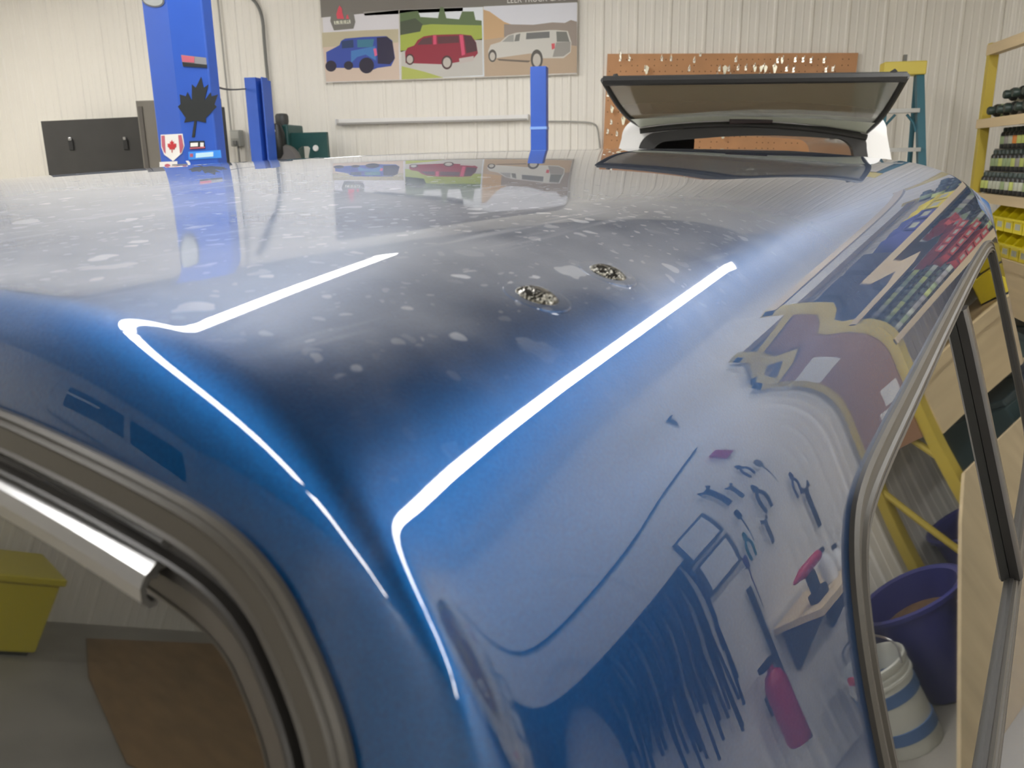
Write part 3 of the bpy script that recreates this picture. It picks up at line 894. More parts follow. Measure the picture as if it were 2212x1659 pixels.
# ---------------------------------------------------------------- green machine with black motor
gm = at(640, 320, Y=7.7)
t = empty('green_machine', (gm.x, 7.7, 0)); tag(t, 'dark green machine with black motor against the back wall', 'machine')
M['green'] = mat('dark_green_enamel', (0.020, 0.085, 0.080), 0.4, noise=0.25, nscale=9)
def lx(px, py): P = at(px, py, Y=7.7); return P.x - gm.x, P.z
(x0, z0), (x1, z1) = lx(582, 270), lx(630, 330)
MB().box(x0, x1, -0.05, 0.3, 1.0, z0).build('cabinet', M['green'], t, bevel=0.015)
(x0, z0), (x1, z1) = lx(600, 288), lx(706, 345)
hole_ = [lx(644, 345), lx(642, 322), lx(650, 316), lx(664, 316), lx(668, 320), lx(664, 345)]
outl = [lx(625, 287), lx(703, 285), lx(708, 344), (lx(708, 344)[0], z1 - 0.2), (lx(668, 344)[0], z1 - 0.2)] + [hole_[5], hole_[4], hole_[3], hole_[2], hole_[1], hole_[0]] + [(lx(625, 345)[0], z1 - 0.2), lx(625, 345)]
MB().prism(outl, 0.02, 0.06).build('guard_plate', M['green'], t)
cx, cz = lx(681, 320); MB().lathe([(0.001, -0.01), (0.026, -0.01), (0.030, 0.0), (0.026, 0.01), (0.001, 0.01)], n=18, M=Matrix.Translation((cx, 0.01, cz)) @ Matrix.Rotation(R(90), 4, 'X')).build('round_button', mat('white_button', (0.85, 0.85, 0.82), 0.4), t, smooth=True)
cx, cz = lx(609, 258); MB().lathe([(0.02, -0.05), (0.055, -0.055), (0.062, -0.02), (0.062, 0.03), (0.05, 0.05), (0.01, 0.055)], n=20, M=Matrix.Translation((cx, 0.0, cz))).build('motor_cap', mat('motor_grey', (0.05, 0.052, 0.05), 0.5), t, smooth=True)
cx2, cz2 = lx(611, 275); MB().tube([(cx, 0, cz - 0.04), (cx2, -0.02, cz2 - 0.04)], 0.028, 10).build('motor_neck', M['rubber'], t, smooth=True)
cx, cz = lx(610, 305); MB().lathe([(0.01, 0.16), (0.05, 0.15), (0.075, 0.08), (0.085, 0.0), (0.085, -0.12), (0.06, -0.16), (0.01, -0.17)], n=20, M=Matrix.Translation((cx, -0.11, cz))).build('motor', mat('motor_black', (0.016, 0.018, 0.017), 0.4, bump=0.3, bscale=30), t, smooth=True)
cx, cz = lx(622, 345); MB().lathe([(0.01, -0.05), (0.14, -0.05), (0.16, -0.02), (0.16, 0.02), (0.14, 0.05), (0.01, 0.05)], n=26, M=Matrix.Translation((cx + 0.02, -0.10, cz - 0.02)) @ Matrix.Rotation(R(90), 4, 'X')).build('wheel_guard', mat('worn_grey_metal', (0.16, 0.15, 0.14), 0.45), t, smooth=True)
cx, cz = lx(612, 284); MB().lathe([(0.001, -0.006), (0.016, -0.006), (0.016, 0.006), (0.001, 0.006)], n=14, M=Matrix.Translation((cx, -0.2, cz)) @ Matrix.Rotation(R(90), 4, 'X')).build('gauge', M['fixture'], t)
cx, cz = lx(599, 305); MB().lathe([(0.001, -0.02), (0.012, -0.02), (0.018, 0.0), (0.012, 0.012), (0.001, 0.012)], n=12, M=Matrix.Translation((cx, -0.08, cz)) @ Matrix.Rotation(R(90), 4, 'X')).build('stop_button', mat('pink_red', (0.6, 0.06, 0.12), 0.4), t, smooth=True)
MB().box(-0.33, 0.30, -0.15, 0.3, 0, 1.0).build('base', M['green'], t, bevel=0.02)

# ---------------------------------------------------------------- pegboard with hooks
A, B = at(1312, 116, Y=BW - 0.02), at(1855, 114, Y=BW - 0.02)
hw = (B.x - A.x) / 2; H = 1.22
t = empty('pegboard', ((A.x + B.x) / 2, YB - 0.016, (A.z + B.z) / 2)); t.rotation_euler = (0, math.atan2(A.z - B.z, B.x - A.x), 0); tag(t, 'orange-brown pegboard dotted with shiny hooks on the back wall', 'pegboard')
M['hardboard'] = mat('orange_hardboard', (0.60, 0.30, 0.13), 0.45, noise=0.22, nscale=6)
MB().box(-hw, hw, -0.025, 0, -H, 0).build('board', M['hardboard'], t)
mb = MB(); step = 0.0508
for i in range(int(2 * hw / step)):
    for k in range(1, int(H / step)):
        x, z = -hw + step * (i + 0.5), -step * k
        if random.random() < 0.35: continue
        mb.add([(x + 0.006 * math.cos(q), -0.0256, z + 0.006 * math.sin(q)) for q in (0, 1.05, 2.09, 3.14, 4.19, 5.24)], [(0, 1, 2, 3, 4, 5)])
tag(mb.build('holes', mat('peg_hole', (0.20, 0.09, 0.035), 0.8), t), kind='stuff')
hk = MB(); hk.tube(arc_pts([(0, 0, 0), (0, -0.05, -0.002), (0, -0.085, 0.0), (0, -0.09, 0.03)], 2), 0.0042, 6); hk.box(-0.010, 0.010, -0.005, 0, -0.016, 0.022)
hme = hk.mesh('hook', True, 50); hme.materials.append(mat('bright_zinc', (0.95, 0.92, 0.82), 0.22, metal=0.7))
kt = MB(); kt.prism([(0, 0.028), (0.016, 0.012), (0.006, -0.03), (-0.006, -0.032), (-0.016, 0.014)], -0.05, -0.03)
kme = kt.mesh('tag'); kme.materials.append(mat('bright_tag', (0.92, 0.88, 0.70), 0.25, metal=0.3))
spots = [(1340, 118), (1395, 150), (1490, 150), (1555, 150), (1575, 150), (1595, 148), (1612, 148), (1630, 146), (1650, 146), (1672, 146), (1680, 132), (1690, 130), (1718, 130), (1735, 130), (1752, 132), (1550, 166), (1565, 166), (1578, 166), (1640, 166), (1650, 166), (1662, 166), (1345, 232), (1325, 235), (1335, 222), (1350, 258), (1325, 265), (1318, 285), (1338, 290), (1316, 205), (1570, 285), (1640, 290), (1500, 132), (1513, 118), (1590, 130), (1430, 128), (1450, 128), (1340, 128), (1360, 128), (1800, 150), (1780, 132), (1785, 152), (1700, 150), (1715, 152)]
for px, py in spots:
    P = at(px, py, Y=YB - 0.041)
    o = bpy.data.objects.new('hook', hme); C.objects.link(o); o.parent = t
    _d = P.x - t.location.x; o.location = (_d, -0.025, P.z - t.location.z + _d * (A.z - B.z) / (B.x - A.x))
for px, py, s in ((1398, 150, 1.3), (1567, 150, 1.3), (1632, 148, 0.9), (1645, 148, 0.9), (1655, 148, 1.0), (1675, 148, 1.2), (1346, 232, 1.6), (1351, 260, 1.3), (1568, 287, 1.6), (1570, 167, 0.9), (1655, 166, 0.9), (1326, 236, 1.0), (1690, 131, 0.8)):
    P = at(px, py, Y=YB - 0.10)
    o = bpy.data.objects.new('tag', kme); C.objects.link(o); o.parent = t
    _d = P.x - t.location.x; o.location = (_d, -0.045, P.z - t.location.z + _d * (A.z - B.z) / (B.x - A.x)); o.scale = (s, 1, s)

# ---------------------------------------------------------------- stepladder
t = empty('stepladder', (0, 0, 0))
lA, lB = at(1908, 135, Y=7.3), at(2000, 134, Y=7.3)
cx = (lA.x + lB.x) / 2; hw = (lB.x - lA.x) / 2; top = lA.z
t.location = (cx, 7.3, 0); tag(t, 'teal stepladder with yellow top leaning by the pegboard', 'ladder')
M['teal'] = mat('teal_fibreglass', (0.045, 0.17, 0.23), 0.45)
M['ladder_yellow'] = mat('yellow_plastic', (0.80, 0.66, 0.12), 0.4)
M['step'] = mat('pale_step', (0.55, 0.56, 0.55), 0.4, metal=0.4)
MB().box(-hw, hw, -0.05, 0.12, top - 0.10, top).build('top_cap', M['ladder_yellow'], t, bevel=0.008)
for s in (-1, 1):
    x0, x1 = s * (hw - 0.035), s * (hw + 0.14)
    MB().add([(x0 - 0.028, -0.03, top - 0.1), (x0 + 0.028, -0.03, top - 0.1), (x0 + 0.028, 0.04, top - 0.1), (x0 - 0.028, 0.04, top - 0.1), (x1 - 0.028, -0.62, 0), (x1 + 0.028, -0.62, 0), (x1 + 0.028, -0.55, 0), (x1 - 0.028, -0.55, 0)],
             [(0, 1, 2, 3), (7, 6, 5, 4), (0, 4, 5, 1), (1, 5, 6, 2), (2, 6, 7, 3), (3, 7, 4, 0)]).build('side_rail', M['teal'], t)
    MB().tube([(x0, 0.09, top - 0.1), (x1, 0.55, 0)], 0.02, 8).build('rear_leg', M['teal'], t)
for k in range(1, 8):
    z = top - 0.10 - 0.292 * k + 0.03
    if z < 0.1: break
    f = (top - 0.1 - z) / (top - 0.1); w_ = hw - 0.05 + 0.175 * f; y_ = 0.0 - 0.59 * f
    st_ = MB().box(-w_, w_, y_ - 0.05, y_ + 0.05, z - 0.018, z + 0.012).build('step', M['step'], t)
    if k == 1:
        for s in (-1, 1): MB().tube([(s * w_, y_, z - 0.16), (s * (w_ - 0.02), y_, z - 0.10), (s * (w_ - 0.08), y_, z - 0.03)], 0.010, 6).build('brace', M['teal'], st_)
MB().box(-0.012, 0.012, -0.02, 0.02, top, top + 0.05).build('top_pin', M['grey_cable'], t)

# ---------------------------------------------------------------- white truck cap with lifted hatch
YH, YE = 4.35, 3.72
hl, hr = at(1383, 270, Y=YH), at(1872, 283, Y=YH)
el, er = at(1303, 173, Y=YE), at(1958, 164, Y=YE)
wc = empty('white_truck_cap', ((hl.x + hr.x) / 2, YH, 0)); tag(wc, 'white truck cap with its dark rear hatch lifted, before the pegboard', 'truck cap')
wo = Vector(wc.location)
M['white_gel'] = mat('white_gelcoat', (0.90, 0.90, 0.90), 0.25, coat=0.6)
M['hatch_frame'] = mat('black_hatch_frame', (0.03, 0.03, 0.03), 0.45)
def arch(w_top, w_bot, zt_, zb_, crown_=0.03, n=12, r=0.09):
    pts = [(-w_bot, zb_)]
    for k in range(n + 1):
        q = math.pi - math.pi / 2 * k / n
        pts.append((-w_top + r + r * math.cos(q), zt_ - r + r * math.sin(q)))
    for k in range(1, 6):
        f = k / 6; pts.append((-w_top + r + (2 * w_top - 2 * r) * f, zt_ + crown_ * math.sin(math.pi * f)))
    for k in range(n + 1):
        q = math.pi / 2 - math.pi / 2 * k / n
        pts.append((w_top - r + r * math.cos(q), zt_ - r + r * math.sin(q)))
    pts.append((w_bot, zb_))
    return pts
zt2 = (hl.z + hr.z) / 2
wt_ = (hr.x - hl.x) / 2
outer = arch(wt_ + 0.09, wt_ + 0.30, zt2 + 0.055, 1.30)
inner = arch(wt_ + 0.0, wt_ + 0.16, zt2 - 0.02, 1.30)
n = len(outer); LEN = 1.9
vs = [(x, 0, z) for x, z in outer] + [(x, LEN, z) for x, z in outer] + [(x, 0, z) for x, z in inner] + [(x, LEN - 0.05, z) for x, z in inner]
fs = []
for i in range(n - 1):
    fs += [(i, i + 1, n + i + 1, n + i), (2 * n + i, 3 * n + i, 3 * n + i + 1, 2 * n + i + 1), (i, 2 * n + i, 2 * n + i + 1, i + 1)]
# front bulkhead with an opening
wx0, wx1, wz0, wz1 = at(1500, 300, Y=YH + LEN).x - wo.x, at(1850, 300, Y=YH + LEN).x - wo.x, 1.5, at(1600, 282, Y=YH + LEN).z
MB().add(vs, fs).build('shell', M['white_gel'], wc, smooth=True, angle=35)
iy = LEN - 0.04
xl = wt_ + 0.16
zc_ = zt2 + 0.02
MB().box(-xl, wx0, iy - 0.02, iy, 1.3, zc_).box(wx1, xl, iy - 0.02, iy, 1.3, zc_).box(wx0, wx1, iy - 0.02, iy, wz1, zc_).box(wx0, wx1, iy - 0.02, iy, 1.3, wz0).build('front_bulkhead', mat('dark_carpet', (0.05, 0.045, 0.04), 0.9, noise=0.3), wc)
def ring(o_, i_, y0, y1):
    n = len(o_); vs = [(x, y0, z) for x, z in o_] + [(x, y0, z) for x, z in i_] + [(x, y1, z) for x, z in o_] + [(x, y1, z) for x, z in i_]
    fs = []
    for k in range(n - 1):
        fs += [(k, k + 1, n + k + 1, n + k), (2 * n + k, 3 * n + k, 3 * n + k + 1, 2 * n + k + 1), (n + k, n + k + 1, 3 * n + k + 1, 3 * n + k), (k, 2 * n + k, 2 * n + k + 1, k + 1)]
    return MB().add(vs, fs)
ring(arch(wt_ + 0.005, wt_ + 0.165, zt2 - 0.012, 1.30), arch(wt_ - 0.05, wt_ + 0.10, zt2 - 0.055, 1.30, 0.02), -0.012, 0.05).build('opening_frame', M['hatch_frame'], wc)
for s in (-1, 1):
    MB().prism([(s * (wt_ - 0.04), zt2 - 0.16), (s * (wt_ + 0.02), zt2 - 0.16), (s * (wt_ + 0.10), 1.32), (s * (wt_ + 0.02), 1.32)], 0.25, LEN - 0.3).build('inner_liner', mat('liner_carpet', (0.06, 0.055, 0.05), 0.9), wc)
# the hatch: bowed frameless glass lifted towards the viewer
M['smoked_glass'] = tinted_glass('smoked_hatch_glass', 1.6, (0.26, 0.25, 0.19))
_g = M['smoked_glass'].node_tree; _b = _g.nodes['Principled BSDF']; _b.inputs['Roughness'].default_value = 0.08; _b.inputs['Alpha'].default_value = 0.72
gv, nu, nv = [], 24, 10
for j in range(nv + 1):
    f = j / nv
    for i in range(nu + 1):
        q = i / nu * 2 - 1
        L_ = (hl - wo).lerp(el - wo, f); R_ = (hr - wo).lerp(er - wo, f)
        P = L_.lerp(R_, i / nu)
        P.z += 0.045 * (1 - q * q) * (1 - f) ** 2 + 0.03 * math.sin(math.pi * f) * -1
        gv.append(P)
nrm = Vector((0, 0.55, 0.75)).normalized() * 0.006
gv2 = [p + nrm for p in gv]
N2 = len(gv)
gf = []
for j in range(nv):
    for i in range(nu):
        q = j * (nu + 1) + i
        gf += [(q, q + 1, q + nu + 2, q + nu + 1), (N2 + q, N2 + q + nu + 1, N2 + q + nu + 2, N2 + q + 1)]
hg = MB().add(gv + gv2, gf).build('hatch_glass', M['smoked_glass'], wc, smooth=True, angle=60)
def edge_tube(idx, r, nm, m): MB().tube([gv[k] for k in idx], r, 8).build(nm, m, wc, smooth=True)
MB().tube([gv[nv * (nu + 1) + i] + Vector((0, -0.004, -0.004)) for i in range(nu + 1)], 0.020, 8).build('hatch_edge', M['hatch_frame'], wc, smooth=True)
MB().tube([gv[j * (nu + 1)] for j in range(nv + 1)], 0.012, 8).build('hatch_edge', M['hatch_frame'], wc, smooth=True)
MB().tube([gv[j * (nu + 1) + nu] for j in range(nv + 1)], 0.014, 8).build('hatch_edge', M['hatch_frame'], wc, smooth=True)
# reflection in the hatch glass painted as a pale strip, and the brake lamp
pale = mat('painted_hatch_reflection', (0.78, 0.84, 0.74), 0.3)
a_ = []
for i in range(nu + 1):
    a_ += [gv[i] + Vector((0, -0.010, -0.012)), gv[3 * (nu + 1) + i].lerp(gv[4 * (nu + 1) + i], 0.2) + Vector((0, -0.010, -0.008))]
MB().add(a_, [(2 * i, 2 * i + 2, 2 * i + 3, 2 * i + 1) for i in range(nu)]).build('reflection_strip', pale, wc, smooth=True)
MB().tube([gv[i] + Vector((0, -0.02, -0.03)) for i in range(nu + 1)], 0.013, 8).build('hinge', M['hatch_frame'], wc, smooth=True)
b0, b1 = at(1576, 254, Y=YH - 0.06), at(1668, 266, Y=YH - 0.06)
MB().box(b0.x - wo.x, b1.x - wo.x, -0.085, -0.03, b1.z, b0.z).build('brake_lamp', mat('dark_lamp', (0.035, 0.022, 0.025), 0.4), wc, bevel=0.006)
for px, py, px2, py2 in ((1331, 172, 1329, 160), (1922, 168, 1930, 152)):
    P, Q = at(px, py + 3, Y=YE) - wo, at(px2, py2, Y=YE) - wo
    MB().tube([P, P.lerp(Q, 0.6), Q + Vector((0.01 if px > 1500 else 0, 0, 0))], [0.014, 0.013, 0.009], 8).build('hatch_latch', M['rubber'], wc, smooth=True)
# stand for it
t = empty('cap_table', (wc.location.x, YH + 0.95, 0)); tag(t, 'plain low table carrying the white truck cap', 'table')
MB().box(-wt_ - 0.35, wt_ + 0.35, -0.98, 0.98, 1.22, 1.295).build('top', M['dark_steel'], t)
for sx in (-1, 1):
    for sy in (-1, 1): MB().box(sx * (wt_ + 0.25) - 0.04, sx * (wt_ + 0.25) + 0.04, sy * 0.85 - 0.04, sy * 0.85 + 0.04, 0, 1.22).build('leg', M['dark_steel'], t)

# ---------------------------------------------------------------- storage rack at the right
RX0, RX1, RY0, RY1 = 2.05, 2.55, 3.58, 6.72
M['rack_yellow'] = mat('yellow_rack_paint', (0.55, 0.42, 0.06), 0.45, noise=0.15)
M['raw_wood'] = mat('raw_plywood', (0.66, 0.52, 0.31), 0.6, noise=0.22, nscale=3, stretch=(6, 0.6, 6))
rk = empty('storage_rack', (RX0, (RY0 + RY1) / 2, 0)); tag(rk, 'yellow post storage rack with plywood shelves along the right wall', 'shelf')
ry = (RY0 + RY1) / 2
def rb(x0, x1, y0, y1, z0, z1): return MB().box(x0 - RX0, x1 - RX0, y0 - ry, y1 - ry, z0, z1)
for y in (RY0, RY1 - 0.06):
    for x in (RX0, RX1 - 0.06):
        rb(x, x + 0.06, y, y + 0.06, 0, 2.70).build('upright', M['rack_yellow'], rk)
    for z0, z1 in ((0.15, 0.85), (0.85, 1.5), (1.55, 2.2)):
        MB().tube([(0.03, y + 0.03 - ry, z0), (0.47, y + 0.03 - ry, z1)], 0.018, 8).build('brace', M['rack_yellow'], rk)
for z, nm in ((2.19, 'shelf'), (1.69, 'shelf'), (1.30, 'shelf')):
    rb(RX0 + 0.01, RX1, RY0 + 0.062, RY1 - 0.062, z - 0.035, z).build(nm, M['raw_wood'], rk)
    rb(RX0 - 0.012, RX0 + 0.01, RY0, RY1, z - 0.055, z + 0.006).build('front_edge', M['raw_wood'], rk)
rb(RX0 - 0.005, RX0 + 0.05, RY0, RY1, 2.62, 2.69).build('top_beam', M['raw_wood'], rk)
rb(RX1 - 0.05, RX1, RY0, RY1, 2.60, 2.66).build('back_beam', mat('brown_beam', (0.22, 0.15, 0.07), 0.6), rk)
rb(RX0 - 0.008, RX0 + 0.012, RY0 + 0.06, RY1 - 0.06, 0.98, 1.245).build('front_panel', M['raw_wood'], rk)
MB().tube([(0.40, RY1 - 1.0 - ry, 2.15), (0.44, RY1 - 0.30 - ry, 1.72)], 0.014, 8).build('back_brace', mat('brown_brace', (0.16, 0.11, 0.05), 0.6), rk)
# near end panel with papers
ep = rb(RX0 + 0.06, RX1 - 0.06, RY0 - 0.012, RY0 - 0.002, 1.02, 2.46).build('end_panel', mat('brown_hardboard', (0.30, 0.16, 0.09), 0.5, noise=0.2), rk)
for x0, x1, z0, z1 in ((0.24, 0.44, 2.02, 2.30), (0.08, 0.20, 1.30, 1.42), (0.10, 0.26, 1.14, 1.28)):
    MB().box(x0, x1, RY0 - ry - 0.014, RY0 - ry - 0.0125, z0, z1).build('paper', mat('paper', (0.66, 0.64, 0.60), 0.7), ep)
rb(RX0 + 0.06, RX1 - 0.06, RY0 - 0.03, RY0 + 0.0, 2.46, 2.52).build('end_rail', M['rack_yellow'], rk)

M['can_black'] = mat('black_can', (0.018, 0.020, 0.020), 0.3)
M['can_cap'] = mat('dark_cap', (0.03, 0.05, 0.042), 0.4)
LAB = [mat('can_label_%s' % n_, c_, 0.45) for n_, c_ in (('green', (0.30, 0.38, 0.20)), ('pale', (0.48, 0.50, 0.40)), ('lime', (0.50, 0.56, 0.16)), ('grey', (0.32, 0.30, 0.28)), ('orange', (0.70, 0.25, 0.05)))]
can_me = MB().lathe([(0.004, 0), (0.031, 0.0), (0.033, 0.006), (0.033, 0.098), (0.026, 0.110), (0.010, 0.113)], n=14).mesh('body', True, 40); can_me.materials.append(M['can_black'])
cap_me = MB().lathe([(0.021, 0.108), (0.021, 0.134), (0.017, 0.140), (0.003, 0.1405)], n=12).mesh('cap', True, 40); cap_me.materials.append(M['can_cap'])
lab_mes = []
for m_ in LAB:
    q = MB().lathe([(0.0332, 0.030), (0.0337, 0.031), (0.0337, 0.082), (0.0332, 0.083)], n=14).mesh('label', True, 40); q.materials.append(m_); lab_mes.append(q)
def spray_can(loc, label, group, lab, rot=(0, 0, 0), sc_=1.0):
    o = bpy.data.objects.new('spray_can', can_me); C.objects.link(o)
    o.location = loc; o.rotation_euler = rot; o.scale = (sc_,) * 3
    tag(o, label, 'can', group)
    for me in (cap_me, lab):
        c_ = bpy.data.objects.new(me.name.split('.')[0], me); C.objects.link(c_); c_.parent = o
    return o
ORD = ['first', 'second', 'third', 'fourth', 'fifth', 'sixth', 'seventh', 'eighth', 'ninth', 'tenth', 'eleventh', 'twelfth', 'thirteenth', 'fourteenth', 'fifteenth', 'sixteenth', 'seventeenth', 'eighteenth', 'nineteenth', 'twentieth', 'twenty-first', 'twenty-second', 'twenty-third', 'twenty-fourth', 'twenty-fifth', 'twenty-sixth', 'twenty-seventh', 'twenty-eighth', 'twenty-ninth', 'thirtieth', 'thirty-first', 'thirty-second', 'thirty-third', 'thirty-fourth', 'thirty-fifth', 'thirty-sixth', 'thirty-seventh', 'thirty-eighth', 'thirty-ninth']
rows = [(1.697, 0.030, 'bottom'), (1.846, 0.075, 'middle'), (1.995, 0.120, 'top')]
ycans = [RY1 - 0.12 - 0.077 * k for k in range(38)]
for z, dx, nm in rows:
    if nm != 'bottom': rb(RX0 + dx - 0.012, RX1 - 0.02, 5.02, RY1 - 0.07, z - 0.007, z - 0.001).build('can_tray', mat('dark_tray', (0.03, 0.03, 0.028), 0.6), rk); rb(RX0 + dx - 0.012, RX1 - 0.02, RY0 + 0.07, 4.50, z - 0.007, z - 0.001).build('can_tray', mat('dark_tray', (0.03, 0.03, 0.028), 0.6), rk)
    k_ = 0
    for y in ycans:
        if 4.50 < y < 5.03 or y < RY0 + 0.10: continue
        k_ += 1
        lab = random.choices(range(5), weights=(4, 4, 3, 3, 0.25))[0]
        if nm == 'top' and k_ == 4: lab = 4
        word = ('green', 'pale', 'lime', 'grey', 'orange')[lab]
        spray_can((RX0 + dx + 0.034, y, z), 'black can with %s label, %s from the far end, %s can row' % (word, ORD[k_ - 1], nm), 'spray cans in rows on the rack', lab_mes[lab], (0, 0, random.uniform(-0.6, 0.6)))
# loose cans lying on the upper shelf
k_ = 0
for (y, z, dx) in ((6.52, 0, 0.05), (6.36, 0, 0.06), (6.20, 0, 0.05), (6.04, 0, 0.06), (5.88, 0, 0.05), (5.72, 0, 0.06), (6.28, 1, 0.06), (6.12, 1, 0.06), (5.96, 1, 0.06), (5.80, 1, 0.06), (5.88, 2, 0.06)):
    k_ += 1
    lab = (2, 0, 1, 3, 2)[k_ % 5]
    o = spray_can((RX0 + 0.12 + dx, y, 2.19 + 0.0555 + 0.089 * z), 'black can lying on the upper rack shelf, %s of the heap' % ORD[k_ - 1], 'cans heaped on the upper rack shelf', lab_mes[lab], (R(90), 0, R(-90 + random.uniform(-3, 3))), 1.30)
# red bins
M['bin_red'] = mat('red_bin_plastic', (0.52, 0.05, 0.035), 0.4)
M['bin_yellow'] = mat('yellow_bin_plastic', (0.80, 0.66, 0.012), 0.35)
M['bin_blue'] = mat('blue_bin_plastic', (0.06, 0.07, 0.30), 0.4)
def hopper_bin(loc, m, label, group, w=0.105, d=0.16, h=0.13):
    """stacking bin with a cut-down front, opening towards -X"""
    t = empty('hopper_bin', loc); tag(t, label, 'bin', group)
    side = [(0, 0), (d, 0), (d, h), (d * 0.35, h), (0.012, h * 0.55), (-0.01, h * 0.52)]
    b = MB().prism(side, -w / 2, -w / 2 + 0.006).prism(side, w / 2 - 0.006, w / 2)
    b.box(0, d, -w / 2, w / 2, 0, 0.006).box(d - 0.006, d, -w / 2, w / 2, 0, h).box(-0.004, 0.006, -w / 2, w / 2, 0, h * 0.5)
    b.build('body', m, t)
    MB().box(-0.016, 0.004, -w / 2 - 0.002, w / 2 + 0.002, h * 0.47, h * 0.56).build('lip', m, t)
    MB().box(-0.0062, -0.004, -w * 0.28, w * 0.28, h * 0.15, h * 0.38).build('label_card', LAB[1], t)
    return t
k_ = 0
for z in (1.697, 1.832, 1.967):
    for y in (4.58, 4.70, 4.82, 4.94):
        k_ += 1
        hopper_bin((RX0 + 0.03, y, z), M['bin_red'], 'red hopper bin between the spray cans, %s from the near end, %s tier' % (ORD[(k_ - 1) % 4], ('bottom', 'middle', 'top')[(k_ - 1) // 4]), 'red bins between the spray cans')
k_ = 0
for z in (1.306, 1.470):
    for i in range(9):
        y = 6.24 - 0.155 * i
        k_ += 1
        if z > 1.4 and i > 7: continue
        hopper_bin((RX0 + 0.02, y, z), M['bin_yellow'], 'yellow hopper bin under the spray cans, %s from the far end, %s tier' % (ORD[i], 'lower' if z < 1.4 else 'upper'), 'yellow bins under the spray cans', 0.145, 0.20, 0.158)
for y, m_, w_ in ((5.42, 'bin_yellow', 'yellow'), (5.22, 'bin_yellow', 'yellow'), (5.02, 'bin_blue', 'blue'), (4.80, 'bin_blue', 'blue')):
    hopper_bin((RX0 + 0.02, y, 2.196), M[m_], '%s hopper bin on the upper rack shelf at %s' % (w_, {5.42: 'the far side by the cans', 5.22: 'the near side of its twin', 5.02: 'the far side by the yellow ones', 4.80: 'the near end'}[y]), 'bins on the upper rack shelf', 0.17, 0.25, 0.20)
# dark boxes on the top shelf near the end, teal boxes below
for i, y in enumerate((3.70, 4.02, 4.36)):
    tb = tag(MB().box(-0.16, 0.16, -0.13, 0.13, 0, 0.24).build('storage_box', mat('dark_navy_box', (0.025, 0.03, 0.06), 0.5), None, bevel=0.01), 'dark navy box on the upper rack shelf, %s from the near end' % ORD[i], 'box', 'dark boxes on the upper rack shelf')
    tb.location = (RX0 + 0.26, y + 0.02, 2.192)
for i, y in enumerate((4.55, 5.05, 5.55, 6.05)):
    t = empty('tote', (RX0 + 0.26, y, 0.02)); tag(t, 'teal tote on the floor under the rack, %s from the near end' % ORD[i], 'tote', 'teal totes under the rack')
    MB().box(-0.19, 0.19, -0.20, 0.20, 0, 0.82, taper=1.06).build('body', mat('teal_tote', (0.06, 0.11, 0.12), 0.5), t, bevel=0.012)
    MB().box(-0.215, 0.215, -0.225, 0.225, 0.82, 0.86).build('lid', mat('tote_lid', (0.05, 0.08, 0.09), 0.5), t, bevel=0.01)

# ---------------------------------------------------------------- tubs, pail and plywood before the rack
M['tub'] = mat('blue_tub_plastic', (0.035, 0.04, 0.20), 0.4)
def tub(loc, label):
    t = empty('blue_tub', loc); tag(t, label, 'tub', 'blue tubs before the rack')
    MB().lathe([(0.01, 0.0), (0.185, 0.0), (0.20, 0.02), (0.245, 0.42), (0.265, 0.425), (0.268, 0.445), (0.25, 0.45), (0.232, 0.44), (0.19, 0.06), (0.01, 0.05)], n=28).build('body', M['tub'], t, smooth=True)
    MB().lathe([(0.01, 0.33), (0.08, 0.36), (0.16, 0.33), (0.222, 0.30)], n=20).build('scrap', mat('brown_scrap', (0.16, 0.09, 0.05), 0.9, noise=0.6, nscale=25, bump=0.8, bscale=25), t)
    for s in (-1, 1): MB().tube(arc_pts([(s * 0.262, -0.06, 0.40), (s * 0.30, -0.04, 0.39), (s * 0.30, 0.04, 0.39), (s * 0.262, 0.06, 0.40)], 2), 0.009, 6).build('handle', M['tub'], t, smooth=True)
tub((2.30, 3.18, 0), 'blue tub of brown scrap, nearer one beside the white pail')
tub((2.29, 3.93, 0), 'blue tub of brown scrap, farther one under the rack end')
t = empty('white_pail', (2.28, 2.735, 0)); tag(t, 'white ribbed pail with blue bands beside the blue tub', 'pail')
MB().lathe([(0.01, 0), (0.128, 0), (0.132, 0.01), (0.142, 0.30), (0.152, 0.30), (0.152, 0.312), (0.144, 0.314), (0.150, 0.325), (0.150, 0.337), (0.144, 0.34), (0.154, 0.352), (0.155, 0.375), (0.147, 0.38), (0.138, 0.37), (0.125, 0.02), (0.01, 0.02)], n=28).build('body', mat('white_pail_plastic', (0.62, 0.62, 0.56), 0.4), t, smooth=True)
for z in (0.06, 0.22): MB().lathe([(0.134 + z * 0.03, z), (0.1365 + z * 0.03, z + 0.001), (0.1385 + z * 0.03, z + 0.05), (0.136 + z * 0.03, z + 0.051)], n=28).build('band', mat('blue_band', (0.08, 0.16, 0.34), 0.4), t, smooth=True)
MB().tube(arc_pts([(-0.155, 0, 0.36), (-0.17, 0.02, 0.45), (0, 0.03, 0.50), (0.17, 0.02, 0.45), (0.155, 0, 0.36)], 3), 0.005, 6).build('bail', M['aluminium'], t, smooth=True)
MB().box(-0.02, 0.03, -0.16, -0.14, 0.37, 0.40).build('red_clip', M['bin_red'], t)
ps = empty('plywood_sheet', (1.93, 3.86, 0)); tag(ps, 'stained plywood offcut leaning on the front of the rack', 'plywood')
tilt = Matrix.Rotation(R(5), 4, 'Y')
ply = [(-1.42, 0.0), (-0.52, 0.66), (-0.30, 0.80), (1.4, 0.80), (1.4, 0.0)]
vs = [tilt @ Vector((x, y, z)) for x in (-0.009, 0.009) for y, z in ply]
